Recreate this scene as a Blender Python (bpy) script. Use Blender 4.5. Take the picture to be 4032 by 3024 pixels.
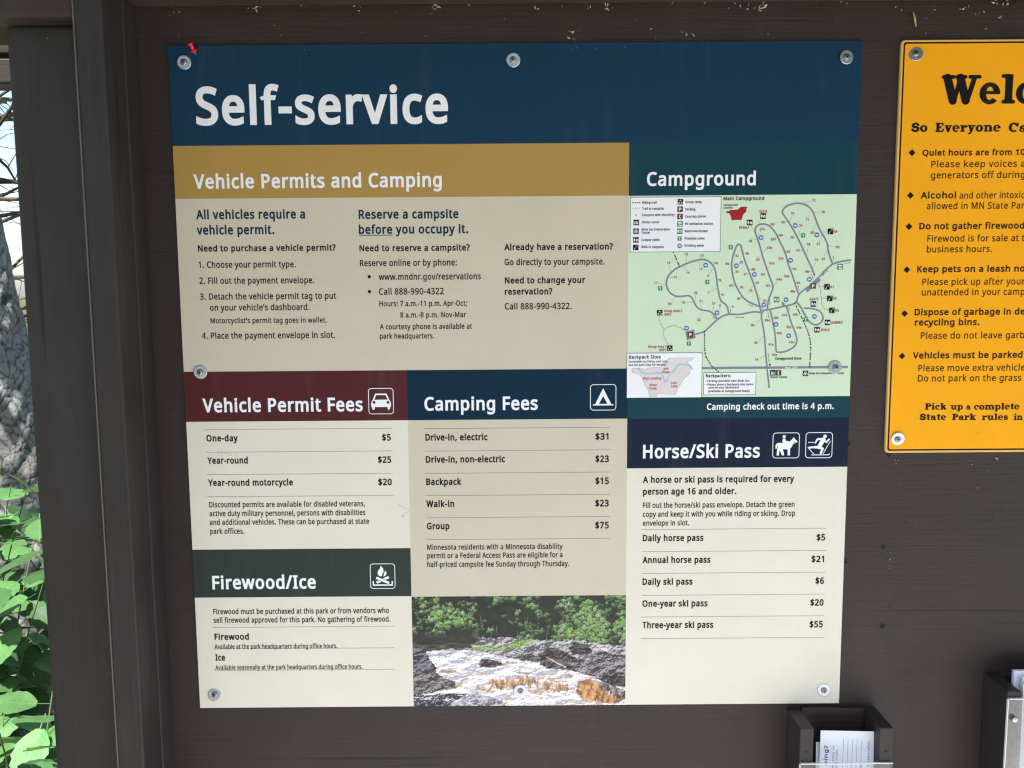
import bpy, bmesh, math, random
import numpy as np
from mathutils import Vector, Matrix, noise as mnoise

for o in list(bpy.data.objects):
    bpy.data.objects.remove(o)
scene = bpy.context.scene
COL = scene.collection
R = math.radians

# ---------------------------------------------------------------- camera
CZ = 1.37                                   # height of the sign's centre above the ground
cam_data = bpy.data.cameras.new("camera")
cam_data.sensor_fit = 'HORIZONTAL'
cam_data.sensor_width = 36.0
cam_data.lens = 36.0 * 3400.0 / 4032.0
cam_data.clip_start = 0.02
cam_data.clip_end = 2000.0
camera = bpy.data.objects.new("camera", cam_data)
camera.location = (-0.0078, -1.1824, CZ + 0.1344)
camera.rotation_euler = (1.462177, 0.007387, -0.001121)
COL.objects.link(camera)
scene.camera = camera

# ---------------------------------------------------------------- sky, sun, exposure
to_sun = Vector((-0.36, -1.0, 1.73)).normalized()
SUN_EL = math.asin(to_sun.z)
world = bpy.data.worlds.new("World")
scene.world = world
world.use_nodes = True
wt = world.node_tree
sky_node = wt.nodes.new('ShaderNodeTexSky')
sky_node.sky_type = 'NISHITA'
sky_node.sun_disc = False
sky_node.sun_elevation = SUN_EL
sky_node.sun_rotation = math.atan2(to_sun.x, to_sun.y)
sky_node.air_density = 1.0
sky_node.dust_density = 1.5
wt.links.new(sky_node.outputs[0], wt.nodes['Background'].inputs[0])
wt.nodes['Background'].inputs[1].default_value = 0.09
sun_data = bpy.data.lights.new("sun", 'SUN')
sun_data.energy = 5.0
sun_data.angle = R(0.53)
sun_data.color = (1.0, 0.97, 0.94)
sun = bpy.data.objects.new("sun", sun_data)
sun.rotation_euler = (-to_sun).to_track_quat('-Z', 'Y').to_euler()
sun.location = to_sun * 30
COL.objects.link(sun)
scene.view_settings.view_transform = 'Standard'
scene.view_settings.look = 'None'
scene.view_settings.gamma = 1.0
scene.view_settings.use_curve_mapping = False
scene.view_settings.exposure = 1.78
scene.cycles.use_denoising = True
scene.cycles.max_bounces = 7
scene.cycles.diffuse_bounces = 4
scene.cycles.pixel_filter_type = 'BLACKMAN_HARRIS'
scene.cycles.filter_width = 1.25
scene.cycles.transparent_max_bounces = 12
scene.cycles.sample_clamp_indirect = 8.0
# ---------------------------------------------------------------- measured layout of the printed signs (millimetres from the sign's centre)
TITLE = [
    (-424.2, 354.8, 334.5, 49.6, 'w', 'Self-service'),
]
PERMIT_HEADING = [
    (-431.5, 272.1, 332.0, 19.1, 'w', 'Vehicle Permits and Camping'),
]
CAMPGROUND_HEADING = [
    (175.3, 271.3, 145.8, 18.3, 'w', 'Campground'),
]
COLUMN_PERMIT = [
    (-430.2, 231.7, 146.3, 12.3, 'h', 'All vehicles require a'),
    (-430.4, 211.3, 104.3, 12.4, 'h', 'vehicle permit.'),
    (-429.9, 188.7, 185.9, 8.6, 'b', 'Need to purchase a vehicle permit?'),
    (-430.0, 166.9, 131.3, 8.6, 'r', '1. Choose your permit type.'),
    (-430.0, 145.3, 155.6, 8.7, 'r', '2. Fill out the payment envelope.'),
    (-430.1, 124.0, 184.9, 8.7, 'r', '3. Detach the vehicle permit tag to put'),
    (-417.3, 109.0, 135.2, 8.7, 'r', 'on your vehicle’s dashboard.'),
    (-417.3, 91.9, 158.3, 7.3, 'r', 'Motorcyclist’s permit tag goes in wallet.'),
    (-430.0, 70.8, 181.5, 8.8, 'r', '4. Place the payment envelope in slot.'),
]
COLUMN_RESERVE = [
    (-211.8, 230.6, 134.1, 12.1, 'h', 'Reserve a campsite'),
    (-212.2, 210.6, 147.2, 12.1, 'h', 'before you occupy it.'),
    (-212.1, 187.4, 149.1, 8.6, 'b', 'Need to reserve a campsite?'),
    (-211.9, 167.6, 131.0, 8.6, 'r', 'Reserve online or by phone:'),
    (-186.9, 148.9, 138.3, 8.6, 'r', 'www.mndnr.gov/reservations'),
    (-187.1, 129.0, 88.0, 8.7, 'r', 'Call 888-990-4322'),
    (-186.9, 113.3, 119.1, 7.3, 'r', 'Hours: 7 a.m.-11 p.m. Apr-Oct;'),
    (-158.9, 97.8, 89.7, 7.3, 'r', '8 a.m.-8 p.m. Nov-Mar'),
    (-187.0, 81.9, 125.8, 7.4, 'r', 'A courtesy phone is available at'),
    (-187.3, 69.2, 74.1, 7.4, 'r', 'park headquarters.'),
]
COLUMN_CHANGE = [
    (-16.5, 187.4, 146.7, 8.6, 'b', 'Already have a reservation?'),
    (-16.3, 167.4, 135.3, 8.6, 'r', 'Go directly to your campsite.'),
    (-16.1, 142.8, 109.0, 8.7, 'b', 'Need to change your'),
    (-16.3, 127.7, 64.6, 8.7, 'b', 'reservation?'),
    (-16.4, 107.7, 91.0, 8.7, 'r', 'Call 888-990-4322.'),
]
BULLETS = [(-199.7, 153.4), (-199.9, 133.4)]
UNDERLINE = (-212.2, -166.4, 208.9)
VEHICLE_FEES = [
    (-433.4, -30.4, 220.2, 19.3, 'w', 'Vehicle Permit Fees'),
    (-430.4, -71.1, 43.4, 9.3, 'b', 'One-day'),
    (-187.6, -71.7, 12.2, 9.3, 'b', '$5'),
    (-430.3, -102.4, 55.9, 9.3, 'b', 'Year-round'),
    (-194.1, -102.9, 18.5, 9.3, 'b', '$25'),
    (-430.7, -133.8, 117.7, 9.4, 'b', 'Year-round motorcycle'),
    (-194.4, -134.6, 18.9, 9.4, 'b', '$20'),
    (-430.9, -164.2, 217.2, 7.8, 'r', 'Discounted permits are available for disabled veterans,'),
    (-431.0, -176.8, 217.6, 7.9, 'r', 'active duty military personnel, persons with disabilities'),
    (-431.1, -189.3, 222.6, 7.9, 'r', 'and additional vehicles. These can be purchased at state'),
    (-431.2, -202.2, 47.8, 7.9, 'r', 'park offices.'),
]
VEHICLE_RULES = [(-431.8, -173.5, -54.4), (-432.2, -173.4, -86.1), (-432.4, -173.7, -117.6), (-432.5, -173.8, -149.0)]
CAR_BOX = (-204.8, -34.2, -170.9, 1.1)
CAMPING_FEES = [
    (-128.2, -30.3, 156.0, 19.0, 'w', 'Camping Fees'),
    (-127.7, -72.2, 85.8, 9.4, 'b', 'Drive-in, electric'),
    (107.4, -72.7, 18.0, 9.4, 'b', '$31'),
    (-127.7, -103.3, 109.8, 9.5, 'b', 'Drive-in, non-electric'),
    (107.5, -104.2, 18.6, 9.5, 'b', '$23'),
    (-127.8, -134.8, 48.7, 9.5, 'b', 'Backpack'),
    (107.6, -135.3, 18.7, 9.5, 'b', '$15'),
    (-128.1, -166.2, 38.9, 9.6, 'b', 'Walk-in'),
    (107.4, -167.1, 18.9, 9.6, 'b', '$23'),
    (-128.0, -197.9, 31.7, 9.6, 'b', 'Group'),
    (107.5, -198.5, 19.0, 9.6, 'b', '$75'),
    (-128.0, -227.4, 189.9, 7.8, 'r', 'Minnesota residents with a Minnesota disability'),
    (-128.2, -239.5, 189.9, 7.8, 'r', 'permit or a Federal Access Pass are eligible for a'),
    (-128.4, -252.3, 199.4, 7.8, 'r', 'half-priced campsite fee Sunday through Thursday.'),
]
CAMPING_RULES = [(-129.2, 127.9, -55.3), (-129.4, 128.1, -86.8), (-129.7, 127.9, -118.2), (-129.5, 128.0, -149.7), (-129.5, 128.0, -181.3), (-129.5, 128.2, -212.6)]
TENT_BOX = (100.3, -31.2, 135.4, 4.1)
FIREWOOD_TEXT = [
    (-431.5, -282.1, 145.6, 19.7, 'w', 'Firewood/Ice'),
    (-432.0, -318.6, 248.3, 8.0, 'r', 'Firewood must be purchased at this park or from vendors who'),
    (-432.3, -331.2, 250.2, 8.0, 'r', 'sell firewood approved for this park. No gathering of firewood.'),
    (-431.9, -356.3, 48.7, 9.4, 'b', 'Firewood'),
    (-432.5, -369.6, 174.4, 6.9, 'r', 'Available at the park headquarters during office hours.'),
    (-432.1, -387.0, 14.0, 9.5, 'b', 'Ice'),
    (-432.7, -400.5, 209.3, 6.9, 'r', 'Available seasonally at the park headquarters during office hours.'),
]
FIREWOOD_RULES = [(-433.6, -177.1, -337.9), (-434.1, -177.4, -369.7), (-434.2, -177.5, -401.6)]
FIRE_BOX = (-208.7, -282.6, -174.2, -246.9)
CHECKOUT_TEXT = [
    (260.8, -32.1, 174.9, 8.9, 'w', 'Camping check out time is 4 p.m.'),
]
PASS_INTRO = [
    (173.4, -99.4, 161.8, 19.3, 'w', 'Horse/Ski Pass'),
    (173.7, -134.1, 210.1, 9.3, 'b', 'A horse or ski pass is required for every'),
    (173.9, -150.9, 130.0, 9.3, 'b', 'person age 16 and older.'),
    (173.9, -169.6, 211.6, 7.8, 'r', 'Fill out the horse/ski pass envelope. Detach the green'),
    (174.0, -182.4, 212.6, 7.8, 'r', 'copy and keep it with you while riding or skiing. Drop'),
    (174.0, -195.0, 64.8, 7.8, 'r', 'envelope in slot.'),
]
HORSE_BOX = (353.1, -100.1, 389.5, -64.9)
SKI_BOX = (398.6, -100.2, 435.2, -64.8)
PASS_FEES = [
    (174.2, -217.4, 84.9, 9.4, 'b', 'Daily horse pass'),
    (417.7, -218.1, 12.1, 9.4, 'b', '$5'),
    (174.2, -249.0, 95.4, 9.5, 'b', 'Annual horse pass'),
    (411.4, -249.4, 17.8, 9.5, 'b', '$21'),
    (174.3, -280.5, 70.6, 9.5, 'b', 'Daily ski pass'),
    (418.0, -280.9, 12.1, 9.5, 'b', '$6'),
    (174.5, -312.4, 92.1, 9.6, 'b', 'One-year ski pass'),
    (411.7, -312.7, 18.7, 9.6, 'b', '$20'),
    (174.6, -343.9, 100.6, 9.6, 'b', 'Three-year ski pass'),
    (411.7, -344.5, 18.7, 9.6, 'b', '$55'),
]
PASS_RULES = [(172.3, 431.7, -200.5), (172.4, 431.7, -232.3), (172.6, 431.9, -263.8), (172.7, 432.0, -295.7), (172.8, 432.0, -327.3), (172.8, 432.2, -359.1)]
WASHERS = [(-436.6, 435.8), (-2.4, 435.8), (436.8, 436.3), (-434.3, 25.6), (435.5, 25.8), (-435.5, -437.2), (0.6, -434.8), (434.8, -436.8), (527.6, 439.2), (524.9, -73.9)]
RULES_SIGN = [
    (563.3, 374.9, 98.7, 37.2, 'k', 'Wel|come'),
    (525.9, 339.2, 21.5, 12.0, 'k', 'So'),
    (558.0, 338.9, 86.7, 12.0, 'k', 'Everyone'),
    (655.4, 338.2, 12.9, 12.0, 'k', 'C|an'),
    (542.3, 308.0, 136.7, 8.1, 'B', 'Quiet hours are from 10'),
    (554.6, 292.8, 125.3, 8.7, 'R', 'Please keep voices a'),
    (554.9, 278.3, 125.5, 8.7, 'R', 'generators off during'),
    (542.4, 251.9, 47.4, 8.7, 'B', 'Alcohol'),
    (594.4, 251.5, 87.1, 8.7, 'R', 'and other intoxic|ants'),
    (551.1, 237.8, 131.1, 8.8, 'R', 'allowed in MN State Par|k'),
]
RULES_SIGN_LOWER = [
    (542.2, 211.1, 141.5, 8.8, 'B', 'Do not gather firewood'),
    (553.9, 194.6, 131.0, 8.8, 'R', 'Firewood is for sale at t|he'),
    (553.7, 180.3, 88.3, 8.8, 'R', 'business hours.'),
    (541.8, 153.7, 145.8, 8.9, 'B', 'Keep pets on a leash no'),
    (549.6, 136.5, 139.0, 8.9, 'R', 'Please pick up after your'),
    (549.6, 122.5, 139.8, 8.9, 'R', 'unattended in your camp|site.'),
    (541.0, 95.7, 149.9, 8.9, 'B', 'Dispose of garbage in de'),
    (542.0, 81.8, 87.8, 9.0, 'B', 'recycling bins.'),
    (550.7, 63.7, 141.4, 9.0, 'R', 'Please do not leave garb|age'),
    (541.0, 36.7, 150.1, 9.0, 'B', 'Vehicles must be parked'),
    (549.3, 19.2, 145.9, 9.1, 'R', 'Please move extra vehicle|s'),
    (549.3, 5.0, 141.9, 9.1, 'R', 'Do not park on the grass'),
    (560.3, -33.9, 30.6, 8.9, 'k', 'Pick'),
    (595.6, -34.2, 17.5, 8.9, 'k', 'up'),
    (617.7, -34.4, 6.3, 8.9, 'k', 'a'),
    (628.3, -34.4, 62.6, 8.9, 'k', 'complete'),
    (554.1, -48.4, 36.6, 9.0, 'k', 'State'),
    (598.4, -48.7, 33.6, 9.0, 'k', 'Park'),
    (639.6, -49.0, 36.2, 9.0, 'k', 'rules'),
    (683.6, -49.4, 12.7, 9.0, 'k', 'in'),
]
DIAMONDS = [(528.3, 312.2), (528.5, 256.2), (528.4, 215.0), (527.9, 157.5), (527.3, 98.3), (526.3, 40.4)]
MAP_ROADS = [
    [(346.1, -2.3), (342.2, 26.7), (339.7, 49.4), (337.7, 70.1), (334.5, 87.1), (332.9, 96.4), (333.6, 101.1)],
    [(243.2, 72.3), (255.7, 76.0), (264.1, 83.8), (273.3, 92.2), (280.7, 96.8), (288.2, 99.0), (303.2, 98.9), (316.3, 101.1), (324.7, 102.1), (333.2, 101.1), (335.9, 103.9), (344.3, 105.3), (361.1, 108.9), (375.1, 112.0), (379.7, 115.7), (383.2, 125.0), (391.4, 132.4), (403.3, 140.7), (410.5, 149.0), (419.5, 159.1), (427.7, 165.5), (437.9, 169.1), (452.7, 171.2)],
    [(288.2, 99.0), (287.1, 106.1), (284.2, 111.8), (278.5, 116.5), (275.6, 122.1), (273.5, 131.4), (271.9, 139.8), (270.4, 150.9), (268.3, 160.2), (264.5, 166.7), (258.8, 171.4), (252.3, 173.2), (244.8, 172.4), (234.6, 169.7), (221.6, 164.2), (212.4, 158.8), (205.0, 150.5), (202.9, 142.1), (204.3, 134.7), (209.0, 128.2), (215.6, 124.4), (224.1, 123.8), (232.5, 124.8), (237.2, 122.4), (241.0, 115.8), (244.9, 109.2), (250.6, 105.5), (260.0, 103.9), (266.6, 100.7), (273.3, 92.2)],
    [(332.3, 101.1), (330.1, 111.4), (326.0, 126.4), (321.0, 141.3), (314.1, 158.0), (308.2, 172.8), (304.1, 187.6), (302.8, 191.3), (300.3, 193.2), (297.5, 191.3), (294.9, 184.9), (291.9, 174.8), (291.0, 165.6), (292.3, 154.5), (295.8, 141.5), (300.6, 132.1), (307.4, 121.8), (316.0, 115.3), (324.5, 111.5), (330.2, 109.5)],
    [(341.0, 104.8), (341.3, 113.2), (343.9, 123.4), (347.1, 131.8), (346.9, 139.2), (342.3, 150.4), (338.3, 161.5), (332.3, 178.2), (327.2, 194.8), (322.3, 207.7), (322.1, 214.1), (325.7, 218.7), (331.3, 219.9), (337.8, 218.9), (343.5, 214.9), (350.2, 206.6), (356.0, 195.5), (362.9, 181.7), (368.0, 165.0), (374.0, 150.2), (379.1, 135.3), (383.2, 125.0)],
    [(403.9, 149.9), (399.9, 160.2), (391.0, 177.8), (379.1, 201.8), (367.4, 221.1), (358.8, 233.0), (358.1, 237.6), (362.2, 242.5), (370.5, 246.1), (379.7, 247.1), (388.1, 245.2), (395.6, 240.1), (400.5, 231.8), (404.5, 221.7), (409.5, 210.7), (416.4, 199.7), (420.4, 190.4), (420.5, 186.8), (423.7, 175.7), (427.7, 165.5)],
    [(344.7, 104.8), (347.5, 92.6), (351.7, 73.8), (353.4, 58.7), (354.2, 49.3), (357.1, 46.8), (364.7, 47.3), (374.0, 51.0), (380.4, 56.6), (382.1, 64.2), (378.9, 75.5), (373.9, 86.8), (369.8, 99.9), (366.8, 108.9)],
    [(379.7, 115.7), (385.5, 109.1), (391.4, 98.8), (397.3, 89.4), (403.1, 85.0), (409.7, 84.1), (415.2, 88.3), (416.9, 93.9), (413.9, 100.5), (408.2, 104.3), (399.7, 106.2), (390.3, 106.7)],
]
MAP_HIGHWAY = [(253.2, 25.8), (453.1, 25.8)]
MAP_PARKING = [[(407.7, 148.1), (413.1, 144.7), (394.3, 127.7), (391.4, 132.4)], [(229.4, 75.6), (232.0, 64.3), (244.0, 67.1), (241.6, 78.7)], [(359.7, 114.6), (361.1, 109.3), (364.8, 110.2), (363.2, 115.3)]]
MAP_TRAILS = [[(212.1, 183.1), (220.3, 164.2)], [(255.7, 76.0), (256.8, 48.1), (261.1, 36.7), (267.9, 27.2), (276.5, 20.5)], [(377.9, 113.3), (387.8, 94.2), (395.8, 77.2), (400.0, 64.0), (401.4, 48.9), (400.7, 26.2)]]
MAP_FOOTPATHS = [[(193.8, 97.5), (194.1, 90.0), (200.2, 79.6), (199.4, 73.0), (202.3, 65.5), (206.5, 57.9)], [(200.2, 79.6), (212.4, 84.2), (220.9, 82.3), (229.4, 77.5)], [(408.9, 140.6), (412.0, 131.3), (413.7, 120.1), (415.1, 110.8), (419.4, 105.1), (425.1, 103.6)], [(411.3, 135.6), (417.5, 135.5)], [(414.2, 119.7), (421.7, 119.7)]]
MAP_WATER = [(255.9, 165.5), (297.5, 164.4), (322.1, 152.6), (335.9, 111.7), (330.0, 201.8), (370.5, 171.1), (375.7, 217.6), (405.0, 204.9), (396.8, 145.4), (365.8, 118.1), (272.4, 101.4), (231.2, 80.5), (353.1, 84.9), (370.7, 69.1), (405.2, 95.2), (220.1, 191.7)]
MAP_TOILETS = [(289.2, 189.2), (194.7, 134.8), (258.4, 142.8), (234.7, 59.6), (386.7, 204.3), (393.3, 91.3), (220.0, 201.5)]
MAP_NUMBERS = [
    (397.3, 249.2, 4.6, 3.3, 'm', '72'),
    (410.2, 233.4, 4.6, 3.3, 'm', '70'),
    (369.3, 232.1, 4.6, 3.3, 'm', '74'),
    (389.3, 223.7, 4.6, 3.3, 'm', '71'),
    (356.6, 220.4, 4.6, 3.3, 'm', '73'),
    (380.7, 215.9, 4.6, 3.3, 'm', '76'),
    (396.5, 206.4, 4.6, 3.3, 'm', '69'),
    (428.1, 207.5, 4.6, 3.3, 'm', '68'),
    (369.4, 200.0, 4.6, 3.3, 'm', '75'),
    (405.4, 191.1, 4.7, 3.3, 'm', '67'),
    (431.4, 186.9, 4.7, 3.3, 'm', '66'),
    (391.8, 190.7, 4.7, 3.3, 'm', '78'),
    (377.9, 182.7, 4.7, 3.3, 'm', '77'),
    (403.1, 169.9, 4.7, 3.3, 'm', '79'),
    (412.5, 171.0, 4.7, 3.3, 'm', '65'),
    (391.2, 154.3, 4.7, 3.3, 'm', '80'),
    (425.5, 133.4, 4.7, 3.3, 'm', '81'),
    (429.8, 117.8, 4.7, 3.4, 'm', '82'),
    (433.3, 101.5, 4.7, 3.4, 'm', '83'),
    (342.6, 217.8, 4.6, 3.3, 'm', '56'),
    (327.8, 211.3, 7.0, 3.3, 'm', '57e'),
    (313.5, 195.6, 4.7, 3.3, 'm', '58'),
    (343.2, 198.2, 7.0, 3.3, 'm', '55e'),
    (354.6, 203.1, 4.6, 3.3, 'm', '54'),
    (338.3, 186.6, 7.0, 3.3, 'm', '59e'),
    (364.7, 181.3, 4.7, 3.3, 'm', '53'),
    (353.9, 172.3, 7.0, 3.3, 'm', '52e'),
    (324.0, 170.9, 4.7, 3.3, 'm', '60'),
    (341.9, 165.9, 7.0, 3.3, 'm', '61e'),
    (331.3, 151.2, 4.7, 3.3, 'm', '62'),
    (338.4, 135.8, 4.7, 3.3, 'm', '63'),
    (352.4, 144.2, 7.0, 3.3, 'm', '64e'),
    (373.9, 157.8, 4.7, 3.3, 'm', '51'),
    (362.6, 148.4, 7.0, 3.3, 'm', '50e'),
    (379.5, 139.2, 4.7, 3.3, 'm', '49'),
    (371.2, 127.7, 7.0, 3.4, 'm', '48e'),
    (309.6, 179.1, 4.7, 3.3, 'm', '30'),
    (295.5, 176.4, 4.7, 3.3, 'm', '32'),
    (301.5, 167.5, 4.7, 3.3, 'm', '29'),
    (282.5, 165.5, 4.7, 3.3, 'm', '33'),
    (296.0, 154.8, 4.7, 3.3, 'm', '34'),
    (318.1, 157.8, 4.7, 3.3, 'm', '28'),
    (307.4, 151.4, 4.7, 3.3, 'm', '27'),
    (323.9, 139.9, 4.7, 3.3, 'm', '26'),
    (315.2, 129.6, 4.7, 3.3, 'm', '25'),
    (302.6, 134.0, 4.7, 3.3, 'm', '36'),
    (288.5, 136.3, 4.7, 3.3, 'm', '35'),
    (299.3, 118.5, 4.7, 3.4, 'm', '37'),
    (334.8, 115.7, 4.7, 3.4, 'm', '24'),
    (227.1, 178.8, 4.7, 3.3, 'm', '13'),
    (248.0, 177.0, 4.7, 3.3, 'm', '11'),
    (203.4, 167.7, 4.7, 3.3, 'm', '15'),
    (267.4, 166.7, 4.7, 3.3, 'm', '10'),
    (247.0, 158.9, 4.7, 3.3, 'm', '12'),
    (229.7, 154.0, 4.7, 3.3, 'm', '14'),
    (258.2, 149.5, 2.3, 3.3, 'm', '9'),
    (212.8, 148.2, 4.7, 3.3, 'm', '16'),
    (274.6, 143.7, 2.3, 3.3, 'm', '8'),
    (186.3, 140.4, 4.7, 3.3, 'm', '17'),
    (259.0, 126.7, 2.3, 3.4, 'm', '7'),
    (278.1, 123.9, 2.3, 3.4, 'm', '6'),
    (240.6, 126.8, 4.7, 3.4, 'm', '20'),
    (247.9, 115.6, 4.7, 3.4, 'm', '21'),
    (223.7, 113.9, 4.7, 3.4, 'm', '19'),
    (205.2, 112.2, 4.7, 3.4, 'm', '18'),
    (265.0, 112.5, 4.7, 3.4, 'm', '23'),
    (275.2, 109.0, 2.3, 3.4, 'm', '5'),
    (292.5, 107.8, 2.3, 3.4, 'm', '4'),
    (245.6, 90.3, 4.7, 3.4, 'm', '22'),
    (318.9, 82.5, 4.7, 3.4, 'm', '3e'),
    (337.5, 88.9, 7.0, 3.4, 'm', '39e'),
    (349.4, 92.2, 7.0, 3.4, 'm', '38e'),
    (360.8, 95.7, 7.0, 3.4, 'm', '47e'),
    (375.4, 96.5, 7.0, 3.4, 'm', '46e'),
    (366.9, 79.5, 7.1, 3.4, 'm', '45e'),
    (381.0, 78.6, 7.1, 3.4, 'm', '44e'),
    (354.3, 71.3, 7.1, 3.4, 'm', '40e'),
    (371.2, 58.8, 7.1, 3.4, 'm', '43e'),
    (323.9, 58.6, 4.7, 3.4, 'm', '2e'),
    (343.4, 55.8, 7.1, 3.4, 'm', '41e'),
    (348.4, 41.8, 7.1, 3.4, 'm', '42e'),
    (325.2, 35.5, 4.7, 3.4, 'm', '1e'),
]
MAP_TICKS = [(230.2, 178.0, 229.0, 169.7), (244.8, 171.5, 248.7, 164.0), (224.4, 165.1, 231.4, 158.6), (206.1, 166.2, 208.3, 157.5), (205.0, 149.5, 212.5, 149.5), (191.6, 142.2, 202.3, 139.4), (210.7, 117.0, 215.6, 123.5), (229.8, 115.5, 239.2, 115.4), (242.9, 125.5, 241.9, 116.7), (250.4, 114.2, 250.6, 105.5), (249.2, 95.2, 253.4, 102.6), (267.7, 110.9, 266.6, 102.5), (261.0, 153.2, 265.5, 161.1), (271.4, 147.2, 279.8, 143.4), (262.3, 129.6, 270.7, 134.6), (273.6, 126.7, 283.6, 124.8), (274.9, 106.2, 277.6, 115.5), (287.1, 109.3, 296.4, 109.2), (265.4, 166.7, 272.8, 168.5), (247.6, 173.3, 252.1, 181.0), (396.2, 250.4, 386.2, 247.1), (409.7, 235.0, 400.0, 235.1), (371.6, 231.1, 367.4, 222.0), (392.5, 228.2, 396.3, 237.3), (356.3, 222.1, 365.9, 222.9), (383.0, 214.6, 379.5, 201.8), (399.3, 210.8, 404.2, 220.8), (420.2, 208.8, 411.4, 208.9), (368.9, 201.7, 379.1, 201.8), (408.5, 195.1, 411.6, 204.3), (430.7, 188.5, 420.7, 190.8), (394.2, 189.2, 391.9, 176.8), (375.9, 184.3, 386.1, 183.9), (405.0, 168.8, 400.5, 160.1), (415.6, 175.7, 420.2, 184.9), (389.8, 156.2, 400.0, 155.9), (348.5, 220.0, 340.6, 219.5), (353.0, 204.2, 361.4, 205.2), (329.6, 210.4, 325.7, 203.1), (315.9, 200.8, 324.3, 199.4), (344.9, 196.5, 348.9, 203.8), (338.6, 187.4, 331.6, 181.5), (362.0, 183.0, 370.3, 182.9), (323.9, 176.4, 331.4, 174.9), (343.2, 164.8, 338.9, 158.4), (330.5, 152.7, 339.1, 152.6), (337.6, 137.8, 346.4, 137.0), (354.3, 142.9, 348.2, 137.0), (370.0, 161.3, 380.3, 159.0), (377.1, 142.2, 385.0, 139.9), (305.2, 182.1, 314.9, 180.2), (281.8, 167.5, 291.0, 165.9), (313.1, 159.9, 323.4, 159.4), (287.4, 138.4, 297.7, 137.9), (298.1, 119.5, 306.5, 121.5), (328.0, 121.1, 334.7, 117.9), (325.1, 84.9, 331.9, 91.8), (330.0, 61.3, 337.3, 69.8), (331.9, 38.1, 339.3, 42.8), (318.4, 134.2, 320.7, 138.5), (328.7, 226.9, 326.6, 220.5), (315.5, 218.7, 321.0, 208.6)]
MAP_ARROWS = [(290.6, 100.5, 290.5, 106.1, 0), (297.3, 94.8, 309.3, 94.7, 1), (264.7, 98.8, 269.5, 93.2, 0), (314.6, 112.5, 321.4, 109.6, 0), (334.3, 103.9, 333.0, 109.5, 0), (344.4, 119.7, 343.8, 111.3, 0), (341.8, 102.0, 342.6, 94.1, 0), (371.8, 102.7, 369.8, 108.3, 0), (383.6, 129.7, 381.5, 137.1, 0), (399.2, 152.8, 401.6, 146.2, 0), (414.2, 150.4, 421.8, 157.8, 1), (429.3, 169.5, 427.9, 176.6, 0), (443.9, 166.3, 451.7, 167.5, 0), (343.2, 45.6, 345.0, 34.2, 1)]
MAP_NAMES = [
    (200.3, 102.5, 24.6, 3.6, 'm', 'Group Area 2'),
    (200.4, 97.8, 9.6, 3.6, 'm', 'GRP2'),
    (179.0, 54.0, 24.5, 3.6, 'm', 'Group Area 1'),
    (193.8, 49.3, 9.8, 3.6, 'm', 'GRP1'),
    (326.7, 234.9, 10.8, 3.5, 'm', 'SLATE'),
    (300.0, 213.7, 13.7, 3.5, 'm', 'BASALT'),
    (397.5, 117.1, 12.2, 3.5, 'm', 'AGATE'),
    (428.1, 85.0, 15.8, 3.6, 'm', 'GABBRO'),
    (414.3, 75.2, 11.9, 3.6, 'm', 'SHALE'),
    (278.3, 251.8, 54.6, 4.7, 's', 'Main Campground'),
    (278.5, 244.4, 18.9, 2.5, 's', 'Campground'),
    (278.5, 240.7, 12.4, 2.6, 's', 'Location'),
    (353.1, 36.4, 35.9, 3.6, 's', 'Campground kiosk'),
    (367.0, 24.2, 16.4, 2.8, 'W', 'Hwy. 210'),
    (347.1, 11.2, 23.1, 3.0, 's', 'Visitor Center'),
    (400.7, 16.0, 47.7, 3.0, 's', 'River Inn Interpretive Center'),
]
LEGEND_TEXT = [
    (169.2, 247.9, 19.4, 3.3, 's', 'Hiking trail'),
    (169.1, 239.9, 29.1, 3.3, 's', 'Trail to campsite'),
    (160.1, 231.8, 2.2, 2.4, 'm', 'e'),
    (168.8, 231.5, 44.3, 3.3, 's', 'Campsite with electricity'),
    (168.9, 222.0, 23.8, 3.3, 's', 'Visitor center'),
    (168.8, 212.3, 37.9, 3.3, 's', 'River Inn Interpretive'),
    (168.8, 208.1, 11.5, 3.3, 's', 'Center'),
    (168.5, 198.4, 24.4, 3.3, 's', 'Camper cabin'),
    (168.4, 189.0, 30.5, 3.3, 's', 'Walk-in campsite'),
    (227.3, 248.2, 21.5, 3.3, 's', 'Group camp'),
    (227.3, 238.6, 13.2, 3.3, 's', 'Parking'),
    (227.2, 229.1, 27.8, 3.3, 's', 'Courtesy phone'),
    (227.0, 219.4, 37.5, 3.3, 's', 'RV sanitation station'),
    (226.9, 209.7, 31.4, 3.3, 's', 'Restroom/shower'),
    (226.9, 199.9, 26.8, 3.3, 's', 'Primitive toilet'),
    (226.8, 190.4, 26.6, 3.3, 's', 'Drinking water'),
]
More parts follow.
